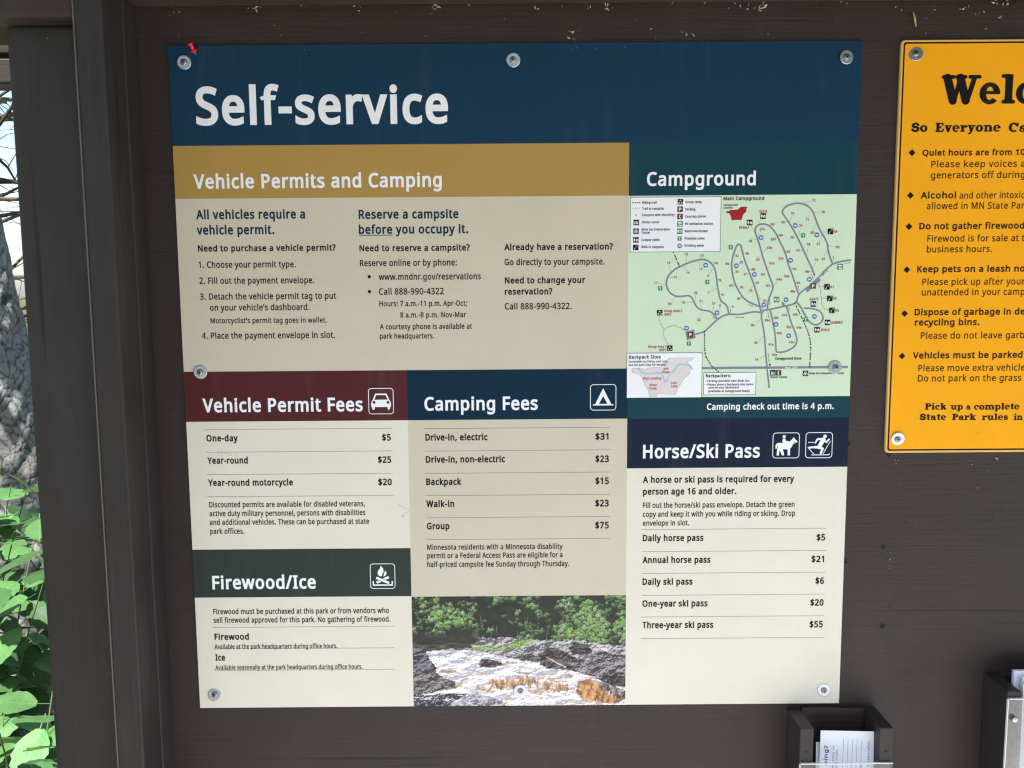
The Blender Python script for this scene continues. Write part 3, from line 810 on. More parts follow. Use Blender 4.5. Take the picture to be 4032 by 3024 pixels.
FAT = {
    'o': (_ring(.38, .36, .38, .38, .11, .22), .80),
    'e': (_ring(.37, .36, .37, .38, .13, .23, 0, 318) + [[(.2, .33), (.735, .33), (.735, .44), (.2, .44)]], .78),
    'c': (_ring(.37, .36, .37, .38, .13, .24, 50, 318) + _ell(.55, .53, .14, .13), .73),
    'a': (_ring(.28, .22, .27, .23, .09, .1) + _stem(.53, .05, .52, .14) + _ring(.37, .45, .3, .28, .08, .14, 0, 165) + _ell(.16, .5, .12, .11) + _caps(.55, .07, .74, .08, .07), .82),
    'l': (_stem(.26, 0, 1.02, .145, 1, 1), .52), 'i': (_stem(.26, 0, .72, .145, 1, 1) + _ell(.25, .92, .15, .12), .52),
    'n': (_stem(.24, 0, .72, .14, 1, 1) + _ring(.47, .44, .37, .3, .1, .12, 0, 150) + _stem(.70, 0, .46, .14, 1), .96),
    'm': (_stem(.24, 0, .72, .14, 1, 1) + _ring(.47, .44, .37, .3, .1, .12, 0, 150) + _stem(.70, 0, .46, .14, 1) + _ring(.93, .44, .37, .3, .1, .12, 0, 150) + _stem(1.16, 0, .46, .14, 1), 1.42),
    'r': (_stem(.24, 0, .72, .14, 1, 1) + _ell(.58, .58, .15, .15) + _caps(.34, .5, .55, .63, .09), .74),
    'u': (_stem(.24, .22, .72, .14, 0, 1) + _ring(.46, .3, .36, .31, .08, .12, 180, 330) + _stem(.70, 0, .72, .14, 0, 1) + _caps(.72, .065, .88, .065, .065), .96),
    'v': (_caps(.22, .62, .40, .1, .14) + _caps(.60, .62, .44, .1, .08) + _caps(.06, .66, .38, .66, .06) + _caps(.5, .66, .74, .66, .06), .80),
    'y': (_caps(.22, .62, .40, .1, .14) + _caps(.60, .62, .30, -.16, .08) + _caps(.06, .66, .38, .66, .06) + _caps(.5, .66, .74, .66, .06) + _ell(.2, -.18, .13, .11), .80),
    'k': (_stem(.24, 0, 1.02, .14, 1, 1) + _caps(.36, .32, .62, .62, .08) + _caps(.46, .42, .68, .1, .13) + _caps(.5, .66, .78, .66, .06) + _caps(.56, .065, .86, .065, .065), .92),
    'p': (_stem(.24, -.28, .72, .14, 1, 1) + _ring(.48, .36, .37, .38, .11, .22), .90),
    't': (_stem(.27, .1, .92, .14) + _caps(.05, .66, .52, .66, .065) + _ring(.36, .2, .23, .2, .02, .05, 180, 330), .58),
    's': (_s, .69), 'S': (_sc(_s, 1.36), .92),
    'W': (_caps(.20, .9, .42, .12, .15) + _caps(.66, .9, .47, .12, .08) + _caps(.66, .9, .88, .12, .15) + _caps(1.16, .9, .93, .12, .09) + _caps(.05, .935, .42, .935, .065) + _caps(.54, .935, .84, .935, .065) + _caps(1.0, .935, 1.34, .935, .065), 1.36),
    'E': (_stem(.28, 0, 1, .16) + _caps(.1, .93, .74, .93, .07) + _caps(.3, .5, .56, .5, .08) + _caps(.1, .07, .78, .07, .07) + _caps(.75, .9, .76, .72, .07) + _caps(.79, .1, .81, .3, .07) + _caps(.58, .4, .58, .6, .06), .92),
    'C': (_ring(.48, .5, .47, .52, .18, .34, 48, 312) + _caps(.84, .64, .84, .93, .065) + _ell(.74, .72, .12, .12), .98),
    'P': (_stem(.28, 0, 1, .16, 1, 1) + _ring(.46, .69, .42, .31, .12, .17, -90, 90) + [[(.2, .86), (.5, .86), (.5, 1.0), (.2, 1.0)], [(.2, .38), (.5, .38), (.5, .52), (.2, .52)]], .92),
}
def fat_text(pr, x, z, width, cap, txt, mat, lvl):
    part = txt.split('|')[0]; vis = txt.replace('|', '')
    def lay(t):
        X = 0.0; P = []
        for ch in t:
            polys, adv = FAT[ch]
            P += _sc(polys, 1.0, X, 0); X += adv
        return P
    Pp = lay(part)
    x0 = min(p[0] for q in Pp for p in q); x1 = max(p[0] for q in Pp for p in q)
    kx = width / (x1 - x0)
    for j, q in enumerate(lay(vis)):
        pr.poly([(x + (p[0] - x0) * kx, z + p[1] * cap) for p in q], mat, lvl + 0.045 * (j % 11))

# ---------------------------------------------------------------- washers and screws
def lathe_mesh(name, prof, n, mats, extra=None, smooth=True):
    mb = MB()
    mb.lathe(prof, (0, 0, 0), (0, -1, 0), n)
    if extra: extra(mb)
    me = bpy.data.meshes.new(name)
    me.from_pydata(mb.v, [], mb.f)
    for m in mats: me.materials.append(m)
    me.polygons.foreach_set('material_index', mb.m)
    me.polygons.foreach_set('use_smooth', [smooth and i == 0 for i in mb.m])
    me.update()
    return me
W_ME = lathe_mesh('washer', [(0.0026, 0.0002), (0.0026, 0.0012), (0.0031, 0.0015), (0.0086, 0.0015), (0.0092, 0.0012), (0.0094, 0.0008), (0.0094, 0.0)], 40, [M['zinc']], smooth=False)
def _cross(mb):
    for a in (0, 90):
        c, s = math.cos(R(a)), math.sin(R(a))
        P = [(c * u - s * w, y, s * u + c * w) for u in (-0.0021, 0.0021) for y in (-0.0037, -0.0024) for w in (-0.00048, 0.00048)]
        mb.add(P, [(0, 1, 3, 2), (4, 6, 7, 5), (0, 4, 5, 1), (2, 3, 7, 6), (0, 2, 6, 4), (1, 5, 7, 3)], 1)
S_ME = lathe_mesh('screw_head', [(0.0040, 0.0012), (0.0043, 0.0017), (0.0042, 0.0024), (0.0036, 0.0032), (0.0025, 0.00355), (0.0, 0.00362)], 24, [M['screw'], M['recess']], _cross)
F_ME = lathe_mesh('painted_screw', [(0.0046, 0.0), (0.0044, 0.0005), (0.0028, 0.0006), (0.0022, 0.0002), (0.0, 0.0001)], 18, [M['ply'], M['recess']],
                  lambda mb: [mb.box(-0.002, 0.002, -0.0010, -0.0002, -0.0005, 0.0005, 1), mb.box(-0.0005, 0.0005, -0.0011, -0.0002, -0.002, 0.002, 1)])
rng = random.Random(4)
def put_mesh(name, me, parent, x, y, z, rot=(0, 0, 0)):
    o = bpy.data.objects.new(name, me)
    COL.objects.link(o)
    o.parent = parent
    o.location = Vector((x, y, z)) - (wloc(parent) if parent else Vector())
    o.rotation_euler = rot
    return o
def washer(parent, xm, zm, y):
    w = put_mesh('washer', W_ME, parent, xm / 1000, y, CZ + zm / 1000, (R(rng.uniform(-8, 8)), 0, R(rng.uniform(-8, 8))))
    s = bpy.data.objects.new('screw_head', S_ME)
    COL.objects.link(s)
    s.parent = w
    s.location = (rng.uniform(-.0008, .0008), 0, rng.uniform(-.0008, .0008))
    s.rotation_euler = (R(rng.uniform(-5, 5)), R(rng.uniform(0, 90)), R(rng.uniform(-5, 5)))

# ---------------------------------------------------------------- the kiosk
kiosk = tag(empty('information_kiosk', (0, 0, 0)), 'dark brown painted plywood information kiosk wall with wooden post and header', 'kiosk')
XW0, XW1 = -0.4985, 2.02
ZT = CZ + 0.507
def part_box(name, b, mat, bev=0.002, parent=kiosk):
    mb = MB(); mb.box(*b, 0, bev)
    return mb.obj(name, mat, parent)
part_box('back_panel', (XW0 - 0.06, XW1 + 0.06, 0.0, 0.018, 0.30, CZ + 0.62), M['ply'])
def post_group(mirror):
    s = -1 if mirror else 1
    cx = (XW0 + XW1) / 2
    fx = (lambda a: a) if not mirror else (lambda a: 2 * cx - a)
    def pb(name, x0, x1, y0, y1, z0, z1, m, bev=0.002):
        a, b = sorted((fx(x0), fx(x1)))
        part_box(name, (a, b, y0, y1, z0, z1), m, bev)
    pb('post', -0.637, -0.546, -0.06, 0.030, -0.15, CZ + 0.467, M['wood_z'], 0.004)
    pb('facing_board', -0.5345, -0.5000, -0.095, -0.076, 0.0, CZ + 0.70, M['wood_z'], 0.0022)
    pb('spacer_board', -0.546, -0.5015, -0.076, -0.037, 0.0, CZ + 0.68, M['wood_z'], 0.002)
    pb('batten', -0.546, -0.4992, -0.037, -0.0005, 0.0, CZ + 0.69, M['wood_z'], 0.0025)
    pb('worn_edge', -0.5357, -0.5342, -0.0958, -0.094, 0.0, CZ + 0.68, M['bare_wood'], 0)
    pb('crossbeam', -1.05, -0.5362, -0.092, 0.030, CZ + 0.4675, CZ + 0.60, M['wood_x'], 0.004)
post_group(False)
post_group(True)
part_box('header', (XW0, XW1, -0.088, -0.0005, ZT, ZT + 0.085), M['wood_x'], 0.004)
part_box('rear_beam', (-1.25, 2.7, 0.30, 0.34, CZ + 0.531, CZ + 0.60), M['shaded_brown'])
part_box('rear_beam', (-1.25, 2.7, 0.30, 0.36, CZ + 0.483, CZ + 0.522), M['shaded_brown'])
part_box('rear_batten', (-1.25, 2.7, 0.305, 0.33, CZ + 0.4785, CZ + 0.4828), M['bare_wood'], 0)
# roof: two boarded slopes on rafters, ridge above the wall
EY, EZ, RZ = 0.80, CZ + 0.69, CZ + 1.02
for sy in (-1, 1):
    for i in range(6):
        t0, t1 = i / 6, (i + 1) / 6 - 0.006
        y0, y1 = sy * EY * (1 - t0), sy * EY * (1 - t1)
        z0, z1 = EZ + (RZ - EZ) * t0, EZ + (RZ - EZ) * t1
        mb = MB()
        V = [(x, y, z + d) for x in (-0.92, 2.44) for d in (0, 0.022) for y, z in ((y0, z0), (y1, z1))]
        mb.add(V, [(0, 1, 3, 2), (4, 6, 7, 5), (0, 2, 6, 4), (1, 5, 7, 3), (0, 4, 5, 1), (2, 3, 7, 6)])
        mb.obj('roof_board', M['wood_x'], kiosk)
for x in (-0.60, 0.10, 0.76, 1.42, 2.12):
    for sy in (-1, 1):
        mb = MB()
        y0, y1 = sy * (EY - 0.02), 0.0
        V = [(x + dx, y, z) for dx in (-0.019, 0.019) for y, z in ((y0, EZ - 0.06), (y0, EZ + 0.004), (y1, RZ - 0.006), (y1, RZ - 0.10))]
        mb.add(V, [(0, 1, 2, 3), (4, 7, 6, 5), (0, 4, 5, 1), (1, 5, 6, 2), (2, 6, 7, 3), (3, 7, 4, 0)])
        mb.obj('rafter', M['wood_y'], kiosk)
# old screws and holes in the plywood
for x, z in ((458.7, -82.6), (461.0, -249.9), (458.7, 79.1)):
    put_mesh('wall_screw', F_ME, kiosk, x / 1000, -0.0003, CZ + z / 1000, (0, R(rng.uniform(0, 90)), 0))
for x, z in ((513.4, -229.7), (516.5, -344.4), (515.6, -96.6)):
    mb = MB(); n = 12
    rr = [0.0034 * rng.uniform(0.7, 1.25) for k in range(n)]
    mb.add([(x / 1000 + rr[k] * math.cos(2 * math.pi * k / n), -0.0006, CZ + z / 1000 + rr[k] * math.sin(2 * math.pi * k / n)) for k in range(n)], [tuple(range(n))])
    mb.obj('nail_hole', M['recess'], kiosk)

# flecks of cobweb, insect husks and splinters stuck to the painted wood
def flecks(spots, y, seed, mats, name, parent):
    r = random.Random(seed); mb = MB()
    for x, z, s, n, mi in spots:
        for k in range(n):
            px, pz = x + r.gauss(0, s * 1.1), z + r.gauss(0, s * 0.9)
            L = s * r.uniform(0.25, 1.0); w = L * r.uniform(0.12, 0.45); a = r.uniform(0, 6.28)
            c, sn = math.cos(a), math.sin(a); hy = -r.uniform(0.0003, 0.0022)
            P = [(-L, 0, 0), (-L * .2, -w, hy), (L, w * .2, hy * .4), (L * .1, w, 0)]
            mb.add([((px + u * c - v * sn) / 1000, y + h - 0.0003, CZ + (pz + u * sn + v * c) / 1000) for u, v, h in P], [(0, 1, 2, 3)], mi)
    o = mb.obj(name, mats, parent)
    o['kind'] = 'stuff'
    return o
r = random.Random(12); S = []
for k in range(26): S.append((r.uniform(-480, 660), 507 - abs(r.gauss(0, 3)), r.uniform(1.2, 3.2), r.choice((1, 2, 2, 3)), 0))
for k in range(34): S.append((r.uniform(-470, 660), r.uniform(459, 503), r.uniform(0.6, 2.0), r.choice((1, 1, 1, 2)), 0))
for x, z, s, n in ((-105, 505, 4.0, 8), (122, 506, 4.4, 9), (322, 505, 4.4, 9), (-340, 505, 3.4, 6), (430, 506, 3.4, 5), (30, 506, 3.0, 4), (75, 470, 3.2, 4), (78, 463, 2.2, 3), (-318, 482, 2.4, 4), (-310, 470, 2.0, 3), (180, 474, 3.0, 4), (225, 470, 3.0, 5), (250, 459, 2.6, 4), (505, 500, 2.6, 4), (612, 492, 2.6, 4), (590, 498, 2.4, 3), (640, 486, 2.4, 3)):
    S.append((x, z, s, n, 0))
for k in range(10): S.append((r.uniform(-520, -460), r.uniform(-200, 480), r.uniform(0.5, 1.2), 1, 0))
for x, z, s, n in ((528, -107, 2.2, 6), (515, -118, 1.6, 2), (630, -110, 2.0, 4), (652, -122, 1.6, 3), (664, -103, 3.0, 3), (640, -145, 1.4, 2), (534, -140, 1.0, 2)):
    S.append((x, z, s, n, 0))
for k in range(16): S.append((r.uniform(470, 690), r.uniform(-380, -110), r.uniform(0.5, 1.1), 1, 0))
flecks(S, 0.0, 3, [M['fluff']], 'debris', kiosk)
S = [(r.uniform(-630, -552), r.uniform(-480, 455), r.uniform(0.35, 1.0), 1, 0) for k in range(34)] + [(-585, 452, 2.2, 4, 0), (-562, 448, 1.8, 3, 0)]
flecks(S, -0.06, 21, [M['smudge']], 'debris', kiosk)
S = [(r.uniform(-530, -504), r.uniform(-480, 470), r.uniform(0.3, 0.8), 1, 0) for k in range(22)]
flecks(S, -0.095, 22, [M['smudge']], 'debris', kiosk)
for x, z in ((-0.592, 0.30), (-0.592, -0.12), (-0.517, 0.20), (-0.517, -0.24)):
    mb = MB(); mb.lathe([(0.0030, -0.001), (0.0030, 0.0002), (0.0026, 0.0005), (0.0, 0.0005)], (x, -0.06 if x < -0.54 else -0.095, CZ + z), (0, -1, 0), 12)
    mb.obj('nail_head', M['wood_z'], kiosk)
# scrapes through the paint
S = []
for k in range(12): S.append((524 + r.uniform(-3, 3), r.uniform(-262, -238), 1.6, 1, 1))
for k in range(10): S.append((525 + r.gauss(0, 2.2), r.uniform(-325, -300), 1.8, 1, 0))
for k in range(8): S.append((516 + r.gauss(0, 3), r.uniform(-385, -365), 1.1, 1, 0))
for k in range(6): S.append((r.uniform(527, 565), -193 + r.gauss(0, .6), 1.8, 1, 0))
for k in range(24):
    t = k / 23
    S.append((298 + 22 * t, -478 - 42 * t, 0.9, 1, 0))
flecks(S, 0.0, 8, [M['smudge'], M['husk']], 'paint_scrape', kiosk)
mb = MB()
mb.tube([(0.5235, -0.0022, CZ + 0.4935), (0.5255, -0.0030, CZ + 0.4845), (0.528, -0.0018, CZ + 0.475)], [0.0005, 0.0013, 0.0006], 6)
mb.obj('straw', M['husk'], kiosk)
pr = Print(0, CZ, -0.0006)
pr.line([(661 + 6.2 * math.cos(t) * (1 + .08 * math.sin(3 * t)), -186 + 9 * math.sin(t)) for t in [2 * math.pi * k / 24 for k in range(24)]], 1.3, M['faint_ring'], 0, True)
pr.done('knot_ring', kiosk)

# ---------------------------------------------------------------- the self-service sign
SW = 457.2
FY = -0.0035
sign = tag(empty('information_sign', (0, FY, CZ - SW / 1000)), 'large square self-service fee sign with blue header, campground map and river photo', 'sign', None)
X1, X2 = -151.5, 151.2
FIELDS = [(-SW, 328.3, SW, SW, 'header'), (-SW, 259.0, X2, 328.3, 'gold'), (X2, 258.6, SW, 328.3, 'teal'), (-SW, 26.0, X2, 259.0, 'beige'),
          (-SW, -43.4, X1, 26.0, 'maroon'), (X1, -43.4, X2, 26.0, 'blue'), (-SW, -224.5, X1, -43.4, 'pale'), (X1, -295.0, X2, -43.4, 'beige'),
          (-SW, -294.1, X1, -224.5, 'slate'), (-SW, -SW, X1, -294.1, 'pale'), (X2, -14.2, SW, 258.6, 'mint'), (X2, -43.9, SW, -14.2, 'teal'),
          (X2, -113.2, SW, -43.9, 'navy'), (X2, -SW, SW, -113.2, 'pale'), (X1, -SW, X2, -295.0, 'white')]
pr = Print(0, CZ, FY)
for x0, z0, x1, z1, c in FIELDS:
    pr.rect(x0, z0, x1, z1, M['ink_' + c], 0)
e = pr.mi(M['ink_pale'])
x0, x1, z0, z1 = -SW / 1000, SW / 1000, CZ - SW / 1000, CZ + SW / 1000
pr.mb.add([(x0, FY, z0), (x1, FY, z0), (x1, FY, z1), (x0, FY, z1), (x0, -0.0004, z0), (x1, -0.0004, z0), (x1, -0.0004, z1), (x0, -0.0004, z1)],
          [(0, 4, 5, 1), (1, 5, 6, 2), (2, 6, 7, 3), (3, 7, 4, 0), (4, 7, 6, 5)], e)
pr.done('panel', sign)

def lettering(rows, more=None, lvl=2):
    for row in rows:
        p = Print(0, CZ, FY)
        set_lines(p, [row], lvl)
        p.done('lettering', sign)
    if more: more(sign)
def rules(rows):
    for a, b, z in rows:
        q = Print(0, CZ, FY); q.line([(a, z), (b, z)], 0.55, M['ink_rule'], 1); q.done('rule_line', sign)
lettering(TITLE); lettering(PERMIT_HEADING); lettering(CAMPGROUND_HEADING)
lettering(COLUMN_PERMIT)
def _res(parent):
    for x, z in BULLETS:
        p = Print(0, CZ, FY); p.disc(x, z, 2.2, M['ink_dark'], 2); p.done('bullet', parent)
    p = Print(0, CZ, FY); p.line([(UNDERLINE[0], UNDERLINE[2]), (UNDERLINE[1], UNDERLINE[2])], 0.9, M['ink_heading'], 2.4); p.done('underline', parent)
lettering(COLUMN_RESERVE, _res)
lettering(COLUMN_CHANGE)
def _veh(parent):
    p = Print(0, CZ, FY)
    P, Q = M['ink_pencil'], M['ink_pink']
    for pts in ([(-414, -82.5), (-414.5, -87), (-410.5, -87.5)], [(-409.5, -81.5), (-409, -92)], [(-406, -88), (-403, -88)], [(-399, -84), (-401, -89), (-398, -91), (-396, -88)], [(-393, -88), (-391, -91), (-388, -88)]):
        p.line(pts, 0.5, P, 1.5)
    p.done('pencil_scrawl', parent)
    p = Print(0, CZ, FY)
    for pts in ([(-167, -162), (-160, -166), (-152.5, -170)], [(-153, -172), (-158, -174), (-162, -180)], [(-163, -177), (-159, -181)]):
        p.line(pts, 0.6, Q, 1.5)
    p.done('pink_scrawl', parent)
lettering(VEHICLE_FEES, _veh); rules(VEHICLE_RULES)
lettering(CAMPING_FEES); rules(CAMPING_RULES)
lettering(FIREWOOD_TEXT); rules(FIREWOOD_RULES)
lettering(CHECKOUT_TEXT)
lettering(PASS_INTRO)
lettering(PASS_FEES); rules(PASS_RULES)

# pictograms in rounded frames
def picto(box, draw, bg):
    p = Print(0, CZ, FY)
    x0, z0, x1, z1 = box
    w, h = x1 - x0, z1 - z0
    p.frame(x0, z0, x1, z1, w * 0.12, 0.9, M['ink_white'], 2)
    T = lambda pts: [(x0 + a * w, z0 + b * h) for a, b in pts]
    wh, bk = M['ink_white'], M['ink_' + bg]
    draw(lambda pts, m=0, l=2: p.poly(T(pts), bk if m else wh, l), lambda a, b, r, m=0, l=2: p.disc(x0 + a * w, z0 + b * h, r * w, bk if m else wh, l),
         lambda pts, t, m=0, l=2: p.line(T(pts), t * w, bk if m else wh, l), lambda a, b, c, d, r, r1=None, l=2: p.poly(T(_caps(a, b, c, d, r, r1)[0]), wh, l))
    p.done('pictogram', sign)
def car(P, D, L, C):
    P([(.10, .27), (.10, .46), (.17, .56), (.83, .56), (.90, .46), (.90, .27)])
    L([(.19, .54), (.29, .77), (.71, .77), (.81, .54)], .06, 0, 2.3)
    D(.215, .455, .06, 1, 3); D(.785, .455, .06, 1, 3)
    C(.19, .3, .19, .21, .05, l=2.5); C(.81, .3, .81, .21, .05, l=2.5)
picto(CAR_BOX, car, 'maroon')
def tent(P, D, L, C):
    P([(.5, .86), (.44, .74), (.18, .23), (.82, .23), (.56, .74)])
    P([(.5, .55), (.335, .245), (.665, .245)], 1, 3)
    L([(.1, .205), (.9, .205)], .045, 0, 2.4)
picto(TENT_BOX, tent, 'blue')
def fire(P, D, L, C):
    P([(.42, .93), (.52, .82), (.545, .70), (.50, .60), (.46, .50), (.38, .50), (.31, .56), (.295, .66), (.34, .75), (.41, .82)])
    P([(.62, .73), (.665, .62), (.62, .52), (.52, .48), (.56, .58), (.58, .66)])
    L([(.25, .24), (.75, .46)], .10, 0, 2.2)
    L([(.24, .44), (.76, .22)], .15, 1, 2.6); L([(.24, .44), (.76, .22)], .10, 0, 3.0)
    L([(.11, .30), (.12, .14), (.88, .14), (.89, .30)], .055, 0, 2.4)
picto(FIRE_BOX, fire, 'slate')
def horse(P, D, L, C):
    P([(.13, .56), (.19, .60), (.36, .60), (.60, .62), (.72, .74), (.80, .83), (.815, .77), (.93, .66), (.92, .61), (.86, .62), (.80, .64), (.755, .52), (.70, .42), (.66, .38), (.655, .10), (.57, .10), (.565, .34), (.38, .35), (.42, .20), (.44, .11), (.35, .10), (.31, .22), (.255, .30), (.24, .10), (.15, .10), (.16, .32), (.19, .44), (.165, .50), (.15, .38), (.10, .37), (.10, .50)])
    D(.42, .85, .062)
    C(.42, .72, .42, .58, .058, l=2.4); C(.46, .66, .58, .64, .03, l=2.6)
    L([(.74, .60), (.80, .57), (.87, .62)], .02, 0, 2.2)
picto(HORSE_BOX, horse, 'navy')
def ski(P, D, L, C):
    D(.72, .85, .068)
    C(.66, .72, .50, .42, .085, .075); C(.58, .74, .44, .74, .04, l=2.2); C(.44, .74, .36, .60, .032, l=2.3)
    C(.68, .68, .78, .62, .035, l=2.4); C(.78, .62, .87, .73, .03, l=2.5)
    C(.50, .42, .34, .42, .05, l=2.6); C(.34, .42, .14, .41, .038, l=2.7)
    C(.52, .42, .64, .36, .05, l=2.8); C(.64, .36, .58, .19, .042, l=2.9)
    L([(.93, .67), (.66, .16)], .022, 0, 3.2); L([(.08, .42), (.28, .18), (.33, .18)], .025, 0, 3.1)
    L([(.22, .115), (.86, .115), (.92, .16)], .03, 0, 2); L([(.09, .61), (.31, .61)], .025, 0, 2)
picto(SKI_BOX, ski, 'navy')

# the campground map
mp = MB()
cmap = tag(bpy.data.objects.new('campground_map', None))
COL.objects.link(cmap); cmap.parent = sign; cmap.location = (0.304, 0, SW / 1000 + 0.122)
def layer(name, fn):
    p = Print(0, CZ, FY); fn(p); return p.done(name, cmap)
def _roads(p):
    for i, l in enumerate(MAP_ROADS): p.line(p.smooth(l), 2.3, M['ink_road'], 1 + i * 0.06)
    p.line(MAP_HIGHWAY, 3.4, M['ink_road'], 0.9)
    for i, q in enumerate(MAP_PARKING): p.poly(q, M['ink_road'], 1.6 + i * .05)
layer('road_network', _roads)
def _trails(p):
    for l in MAP_TRAILS: p.dots(l, 2.55, 0.95, M['ink_iconblack'], 2)
    for l in MAP_FOOTPATHS: p.dots(l, 1.35, 0.42, M['ink_iconblack'], 2)
    for a, b, c, d in MAP_TICKS: p.line([(a, b), (c, d)], 0.42, M['ink_road'], 0.7)
    for a, b, c, d, two in MAP_ARROWS:
        p.line([(a, b), (c, d)], 0.42, M['ink_iconblack'], 1.9)
        for (sx, sz, ex, ez) in ([(a, b, c, d)] + ([(c, d, a, b)] if two else [])):
            t = np.array([ex - sx, ez - sz]); t /= np.hypot(*t); nn = np.array([-t[1], t[0]]); e = np.array([ex, ez])
            p.poly([tuple(e), tuple(e - t * 2 + nn * .8), tuple(e - t * 2 - nn * .8)], M['ink_iconblack'], 2)
    p.rect(KIOSK_MARK[0] - 1.2, KIOSK_MARK[1] - 1.2, KIOSK_MARK[0] + 1.2, KIOSK_MARK[1] + 1.2, M['ink_iconblack'], 2)
layer('trail_marking', _trails)['kind'] = 'stuff'
layer('park_locator', lambda p: p.poly(LOCATOR_SHAPE, M['ink_parkred'], 1))
def _box(b):
    def f(p):
        p.rect(*b, M['ink_white'], 2.6)
        p.line([(b[0], b[1]), (b[2], b[1]), (b[2], b[3]), (b[0], b[3])], 0.6, M['ink_grey'], 2.9, True)
    layer('text_box', f)
for b in (LEGEND_BOX, BACKPACK_BOX, BACKPACKER_BOX): _box(b)
def _inset(p):
    p.poly(PARK_OUTLINE, M['ink_parkfill'], 3)
    p.line(p.smooth(PARK_RIVER, 3), 2.2, M['ink_lake'], 3.3)
    p.line(PARK_OUTLINE, 0.3, M['ink_rule'], 3.6, True)
layer('park_inset', _inset)
def _icons(p):
    wh = M['ink_white']
    for x, z in LEGEND_DOTS: p.disc(x, z, 0.95, M['ink_iconblack'], 3.2, 8)
    for k in range(8): p.disc(LEGEND_DOTS[0][0] + k * 1.35, LEGEND_DOTS[0][1] - 7.2, 0.45, M['ink_iconblack'], 3.2, 6)
    for x, z in MAP_WATER:
        p.disc(x, z, 3.2, M['ink_iconblue'], 3.2, 18)
        p.text(x - 1.9, z - 1.3, 3.8, 2.7, 'W', wh, 3.8, 0.07, 'sans', 2)
    for x, z in MAP_TOILETS:
        p.rect(x - 2.8, z - 2.8, x + 2.8, z + 2.8, M['ink_icongreen'], 3.2)
        p.text(x - 1.5, z - 1.6, 3.0, 3.2, 'T', wh, 3.8, 0.08, 'sans', 2)
    bg = {'group': 'iconblack', 'cabin': 'iconblack', 'walk': 'iconblack', 'visitors': 'iconblack', 'trefoil': 'iconblack', 'parking': 'iconbrown', 'phone': 'iconbrown', 'shower': 'icongreen', 'van': 'icongreen'}
    for kind, spots in MAP_ICONS.items():
        for x, z in spots:
            h = 3.75
            p.rect(x - h, z - h, x + h, z + h, M['ink_' + bg[kind]], 3.3)
            q = lambda pts, l=3.8: p.poly([(x + a * h, z + b * h) for a, b in pts], wh, l)
            if kind == 'parking': p.text(x - 1.5, z - 2.2, 3.2, 4.4, 'P', wh, 3.8, 0.07, 'sans', 2)
            elif kind == 'shower': p.text(x - 3.2, z - 1.7, 6.4, 3.4, 'R|S', wh, 3.8, 0.06, 'sans', 2) if False else (p.text(x - 3.1, z - 1.7, 2.4, 3.4, 'R', wh, 3.8, 0.06, 'sans', 2), p.rect(x - .15, z - 3, x + .15, z + 3, wh, 3.8), p.text(x + .7, z - 1.7, 2.2, 3.4, 'S', wh, 3.8, 0.06, 'sans', 2))
            elif kind == 'group':
                for cx, cz in ((0, .45), (-.48, -.4), (.48, -.4)): q([(cx, cz + .34), (cx - .34, cz - .3), (cx - .16, cz - .3), (cx, cz + .02), (cx + .16, cz - .3), (cx + .34, cz - .3)])
            elif kind == 'cabin':
                q([(.05, -.6), (.05, .1), (.43, .45), (.82, .1), (.82, -.6), (.58, -.6), (.58, -.1), (.3, -.1), (.3, -.6)])
                q([(-.5, .7), (-.2, .15), (-.32, .15), (-.12, -.25), (-.42, -.25), (-.42, -.6), (-.58, -.6), (-.58, -.25), (-.88, -.25), (-.68, .15), (-.8, .15)])
            elif kind == 'walk':
                q([(.65, .75), (.15, .55), (.3, .35), (.05, .05), (.15, -.1), (-.35, -.75), (-.65, -.7), (-.2, -.1), (-.25, .05), (.1, .3), (.3, .5), (.55, .4)])
            elif kind == 'visitors':
                for cx, s in ((-.5, 1), (0, .85), (.48, .7)):
                    q([(cx - .14, -.65), (cx - .14, .2 * s), (cx + .14, .2 * s), (cx + .14, -.65)]); p.disc(x + cx * h, z + (.42 * s) * h, .13 * h, wh, 3.8, 8)
            elif kind == 'trefoil':
                for cx, cz in ((0, .25), (-.28, -.2), (.28, -.2)): p.line([(x + (cx + .4 * math.cos(t)) * h, z + (cz + .4 * math.sin(t)) * h) for t in [2 * math.pi * k / 14 for k in range(14)]], .13 * h, wh, 3.7 + cx * .3, True)
            elif kind == 'phone':
                q([(.25, .75), (-.05, .7), (-.3, .35), (-.35, 0), (-.3, -.35), (-.05, -.7), (.25, -.75), (.25, -.45), (.05, -.4), (-.05, 0), (.05, .4), (.25, .45)])
            else:
                q([(-.6, .15), (-.6, .7), (.3, .7), (.55, .35), (.6, .1)]); q([(-.45, -.1), (-.45, -.7), (.7, -.7), (.7, -.35), (-.2, -.35), (-.2, -.1)])
layer('map_symbols', _icons)['kind'] = 'stuff'
layer('map_lettering', lambda p: (set_lines(p, MAP_NUMBERS, 2.4), set_lines(p, MAP_NAMES, 2.4), set_lines(p, LEGEND_TEXT, 4), set_lines(p, BACKPACK_TEXT, 4.2)))

